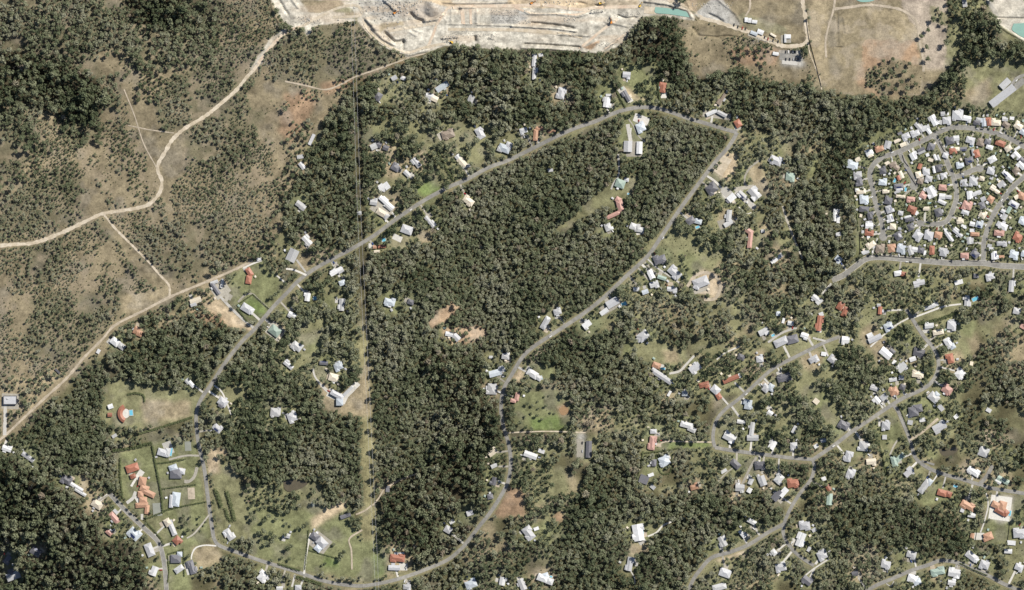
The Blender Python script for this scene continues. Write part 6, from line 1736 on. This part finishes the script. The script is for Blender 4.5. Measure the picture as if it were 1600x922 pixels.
# hand-placed big solitary trees (map x, y, crown radius)
BIG = [(1512, 36, 7), (1523, 42, 8), (1518, 28, 6), (1535, 48, 8), (1543, 56, 7), (1530, 60, 7), (1518, 48, 6.5), (1552, 52, 7), (1508, 75, 6), (1502, 84, 6.5), (1512, 88, 5.5), (1545, 70, 6.5), (1560, 84, 6), (1555, 78, 5), (1580, 72, 6), (1590, 80, 6.5), (1575, 82, 6), (1500, 108, 6.5), (1512, 102, 6), (1492, 116, 6), (1478, 130, 7.5), (1470, 138, 5), (1490, 128, 5), (1504, 120, 5), (1449, 47, 4), (1440, 58, 4.5), (1447, 74, 5), (1448, 92, 4.5), (1513, 15, 5.5), (1520, 8, 5), (1524, 20, 4.5), (1487, 100, 5),
       (1378, 122, 4), (1390, 112, 5), (1400, 104, 4), (1412, 112, 5.5), (1420, 100, 4), (1408, 128, 5), (1425, 120, 5), (1388, 132, 4), (1372, 112, 4), (1398, 140, 4.5), (1416, 138, 4.5), (1430, 132, 4), (1380, 96, 3.5), (1395, 92, 3.5), (1365, 130, 3.5),
       (430, 414, 5.5), (420, 418, 5), (438, 424, 4.5), (426, 426, 4), (415, 410, 4), (452, 436, 5.5), (460, 432, 4.5), (446, 444, 4), (430, 460, 4), (424, 464, 3.5), (436, 456, 3.5), (390, 455, 3), (384, 458, 2.5), (365, 442, 2), (375, 448, 2), (364, 433, 2.4), (368, 428, 2.4),
       (287, 805, 3.2), (285, 812, 2.8), (298, 808, 3), (312, 808, 2.8), (291, 817, 4), (294, 828, 4.2), (280, 823, 2.6), (309, 819, 2), (303, 827, 2), (318, 821, 1.8), (322, 815, 1.8), (313, 829, 1.8), (253, 846, 3.2), (269, 849, 2.6), (256, 850, 2.4),
       (396, 810, 5), (413, 813, 5), (420, 806, 4), (432, 811, 3.5), (448, 818, 3), (454, 821, 2.6), (465, 825, 3.5), (474, 822, 4), (480, 818, 3.5), (443, 812, 2), (449, 857, 4.5), (455, 853, 4), (441, 871, 3), (452, 873, 3), (425, 876, 3.5), (534, 868, 5), (538, 862, 5), (530, 874, 4), (522, 850, 3), (503, 883, 2.6), (508, 880, 2.6), (392, 803, 4), (410, 792, 3.5), (402, 796, 3),
       (446, 835, 4), (412, 830, 6), (404, 832, 5), (422, 834, 6), (430, 838, 5), (408, 842, 4), (426, 846, 5), (416, 850, 4), (436, 792, 6), (440, 800, 5), (458, 792, 5), (460, 784, 4.5),
       (832, 634, 3), (841, 638, 2.2), (853, 634, 3), (860, 645, 2.2), (839, 649, 3.4), (847, 655, 3), (820, 651, 2.6), (830, 646, 2.4), (866, 646, 1.8), (850, 620, 2), (858, 618, 1.8), (840, 627, 2), (824, 630, 3), (884, 668, 4.5), (893, 666, 4), (888, 675, 4), (897, 674, 3.5), (905, 640, 5), (915, 645, 4.5), (906, 652, 4), (822, 668, 4), (830, 670, 4), (812, 660, 4),
       (560, 326, 5.5), (573, 334, 7), (697, 294, 4), (1108, 286, 2.2), (1140, 275, 4), (1144, 282, 3), (1212, 300, 5), (1220, 302, 5), (1216, 308, 4), (1206, 250, 3), (1198, 258, 3), (1118, 262, 4), (1124, 255, 3.5), (1290, 735, 4), (800, 610, 6), (806, 606, 6), (795, 615, 5), (1480, 698, 4), (1484, 714, 3), (1545, 812, 3), (1590, 808, 4), (1598, 812, 5), (1586, 812, 4), (1530, 765, 7), (1520, 768, 7), (1512, 764, 6), (1508, 772, 5), (1538, 768, 5)]
def hash_add(x, y, r, sp):
    cell.setdefault((int(x // 6), int(y // 6)), []).append((x, y, sp))
for x, y, r in BIG:
    if r > 4.6: r *= .88
    trees.append([x, y, r, float(np.clip(.36 + random.gauss(0, .16), .02, .95)), 1.0 if r > 3 else .9, random.choice([0, 1, 2, 4, 9]) if r > 2.7 else random.choice([6, 7]), True])
    hash_add(x, y, r, r * 1.05)
order = np.nonzero(ok)[0]
for i in order:
    v_ = int(cv[i]); sp, r0, r1, p, tm_, st, clump = VC[v_]
    x, y = float(cx[i]), float(cy[i])
    pp = p * (1 + clump * ((cl1[i] - .5) * 5.2))
    if v_ in (2, 3, 8, 9): pp *= 1 + 1.6 * (cl2[i] - .5)
    if chance[i] > pp: continue
    u = random.random() ** (1.1 if v_ in (1, 9) else 1.6)
    r = r0 + (r1 - r0) * u
    sp_i = sp * (.60 + .75 * u) * (1 if v_ not in (2,) else .95)
    a_, b_ = int(x // 6), int(y // 6); hit = False
    for ii in (a_ - 1, a_, a_ + 1):
        for jj in (b_ - 1, b_, b_ + 1):
            for (ox, oy, os_) in cell.get((ii, jj), ()):
                dd = (ox - x) ** 2 + (oy - y) ** 2; m_ = max(sp_i, os_) * .5 + min(sp_i, os_) * .5
                if dd < m_ * m_: hit = True; break
            if hit: break
        if hit: break
    r *= .82 + .36 * float(cl2[i]) if v_ in (3, 4, 5, 7) else 1
    if hit or (v_ != 6 and not clear(x, y, r)): continue
    hash_add(x, y, r, sp_i)
    t = tm_ + 1.3 * (tn[i] - .5) + random.gauss(0, .17)
    t = min(t, .88)
    if random.random() < .015: t = random.uniform(.93, 1)
    pid = random.choice([0, 1, 2, 3, 4, 5, 9]) if v_ in (3, 4, 5, 7, 8, 9, 10) and r > 1.9 else random.choice([6, 7, 8, 2, 6])
    if v_ == 1: pid = random.choice([0, 1, 4, 6, 7, 9])
    trees.append([x, y, r, float(np.clip(t, .02, 1)), st * random.uniform(.85, 1.15), pid, False])
print('TREES', len(trees))

# the trees one can point out: the nearest one in each direction from a landmark
DIRS = ['north', 'north-east', 'east', 'south-east', 'south', 'south-west', 'west', 'north-west']
LAND = [(h['x'], h['y'], h['nick'], max(max(a[2], a[3]) for a in h['w']) / 2) for h in HS if h['nick']]
LAND += [(196, 646, 'crescent-shaped red-brown house', 16), (462, 759, 'muddy pond in the woodland', 16), (1481, 705, 'oval pond, lower right', 14), (562, 333, 'pale lattice pylon', 4), (881, 641, 'dry clay pond in the green paddock', 8), (1050, 18, 'long turquoise pond', 30), (449, 837, 'tiny white cottage', 5), (246, 796, 'grey-green tennis court', 10), (1234, 92, 'works car park', 16), (16, 625, 'flat grey compound', 12)]
T = np.array([[t[0], t[1], t[2]] for t in trees])
cand = []
for lx, ly, nm, rad in LAND:
    nm = nm if nm.split()[0] not in ('left-hand', 'right-hand') else nm
    dx = T[:, 0] - lx; dy = ly - T[:, 1]; d = np.hypot(dx, dy)
    near = np.nonzero((d < 60 + rad) & (T[:, 2] > 1.3))[0]
    oct_ = (np.round(np.degrees(np.arctan2(dx[near], dy[near])) / 45).astype(int)) % 8
    for o_ in range(8):
        s_ = near[oct_ == o_]
        if len(s_): i = s_[d[s_].argmin()]; cand.append((-T[i, 2], int(i), DIRS[o_], nm))
cand.sort()
single = {}
for _, i, di, nm in cand:
    if i in single: continue
    single[i] = (di, nm)
    if len(single) >= 300: break
for i, (di, nm) in single.items():
    x, y, r, tone, st, pid, _b = trees[i]
    X, Y = W(x, y); e = empty('gum_tree', (X, Y, hz(x, y)), random.uniform(0, 6.28)); e.scale = (r, r, r * st)
    hue = 'dark green' if tone < .3 else ('olive' if tone < .55 else ('grey-green' if tone < .85 else 'brownish'))
    tag(e, f'{hue} tree nearest {di} of {nm}' if len(nm.split()) > 9 else f'{hue} tree nearest {di} of the {nm}', 'tree', 'trees near landmarks')
    cm, tm = protos[pid]; c_ = obj('crown', cm, e); c_['tone'] = tone; obj('trunk', tm, e)

def scatter(name, pts, coll, label, cat):
    m = bpy.data.meshes.new(name); n = len(pts)
    co = np.array([[*W(p[0], p[1]), 0] for p in pts]); co[:, 2] = height(np.array([p[0] for p in pts]), np.array([p[1] for p in pts]))
    m.vertices.add(n); m.vertices.foreach_set('co', co.ravel())
    def at(nm, ty, vals, key='value'):
        a = m.attributes.new(nm, ty, 'POINT'); a.data.foreach_set(key, vals)
    at('tone', 'FLOAT', np.array([p[3] for p in pts], np.float32)); at('pid', 'INT', np.array([p[5] for p in pts], np.int32))
    at('scl', 'FLOAT_VECTOR', np.array([[p[2], p[2], p[2] * p[4]] for p in pts], np.float32).ravel(), 'vector')
    at('rot', 'FLOAT_VECTOR', np.array([[random.uniform(-.08, .08), random.uniform(-.08, .08), random.uniform(0, 6.28)] for p in pts], np.float32).ravel(), 'vector')
    m.update()
    o = obj(name, m); tag(o, label, cat, kind='stuff')
    ng = bpy.data.node_groups.new(name + '_scatter', 'GeometryNodeTree')
    ng.interface.new_socket('Geometry', in_out='INPUT', socket_type='NodeSocketGeometry'); ng.interface.new_socket('Geometry', in_out='OUTPUT', socket_type='NodeSocketGeometry')
    N = ng.nodes; L_ = ng.links
    gi = N.new('NodeGroupInput'); go = N.new('NodeGroupOutput'); ip = N.new('GeometryNodeInstanceOnPoints'); ci = N.new('GeometryNodeCollectionInfo')
    ci.inputs['Collection'].default_value = coll; ci.inputs['Separate Children'].default_value = True; ci.inputs['Reset Children'].default_value = True
    def na(nm, ty):
        a = N.new('GeometryNodeInputNamedAttribute'); a.data_type = ty; a.inputs['Name'].default_value = nm; return [s_ for s_ in a.outputs if s_.enabled and s_.name == 'Attribute'][0]
    L_.new(gi.outputs[0], ip.inputs['Points']); L_.new(ci.outputs[0], ip.inputs['Instance']); ip.inputs['Pick Instance'].default_value = True
    L_.new(na('pid', 'INT'), ip.inputs['Instance Index']); L_.new(na('scl', 'FLOAT_VECTOR'), ip.inputs['Scale'])
    rv = na('rot', 'FLOAT_VECTOR'); er = N.new('FunctionNodeEulerToRotation'); L_.new(rv, er.inputs[0]); L_.new(er.outputs[0], ip.inputs['Rotation'])
    L_.new(ip.outputs[0], go.inputs[0])
    md = o.modifiers.new('scatter', 'NODES'); md.node_group = ng
    return o
rest = [t for i, t in enumerate(trees) if i not in single]
scatter('eucalypt_forest', rest, pcol, 'mass of olive eucalypt trees covering bush and blocks', 'forest')

# low shrubs and tussocks: scrubland, gardens, paddock edges
sh = []
sx = rng.uniform(-38, 1638, 60000); sy = rng.uniform(-38, 960, 60000)
sv = veg[giy(sy), gix(sx)]; sc_ = fbm(sx + 31, sy + 77, 22, 3)
for x, y, v_, c_ in zip(sx, sy, sv, sc_):
    p = {0: .0, 1: .20, 2: .5, 8: .4, 10: .3, 3: .35, 6: .55, 9: .4}.get(int(v_), 0) * (1 + 4 * (c_ - .5))
    if random.random() > p or is_blocked(x, y): continue
    sh.append([float(x), float(y), random.uniform(.45, 1.25), random.uniform(.1, .95), random.uniform(.7, 1.2), random.randrange(4), False])
for _ in range(900):      # open grass carries only a few tufts
    x, y = random.uniform(0, 1600), random.uniform(90, 922)
    if veg[giy(y), gix(x)] == 0 and not is_blocked(x, y): sh.append([x, y, random.uniform(.4, .9), random.uniform(.2, .8), .8, random.randrange(4), False])
print('SHRUBS', len(sh))
scatter('shrubs', sh, scol, 'low scattered shrubs and tussocks between the trees', 'shrubs')
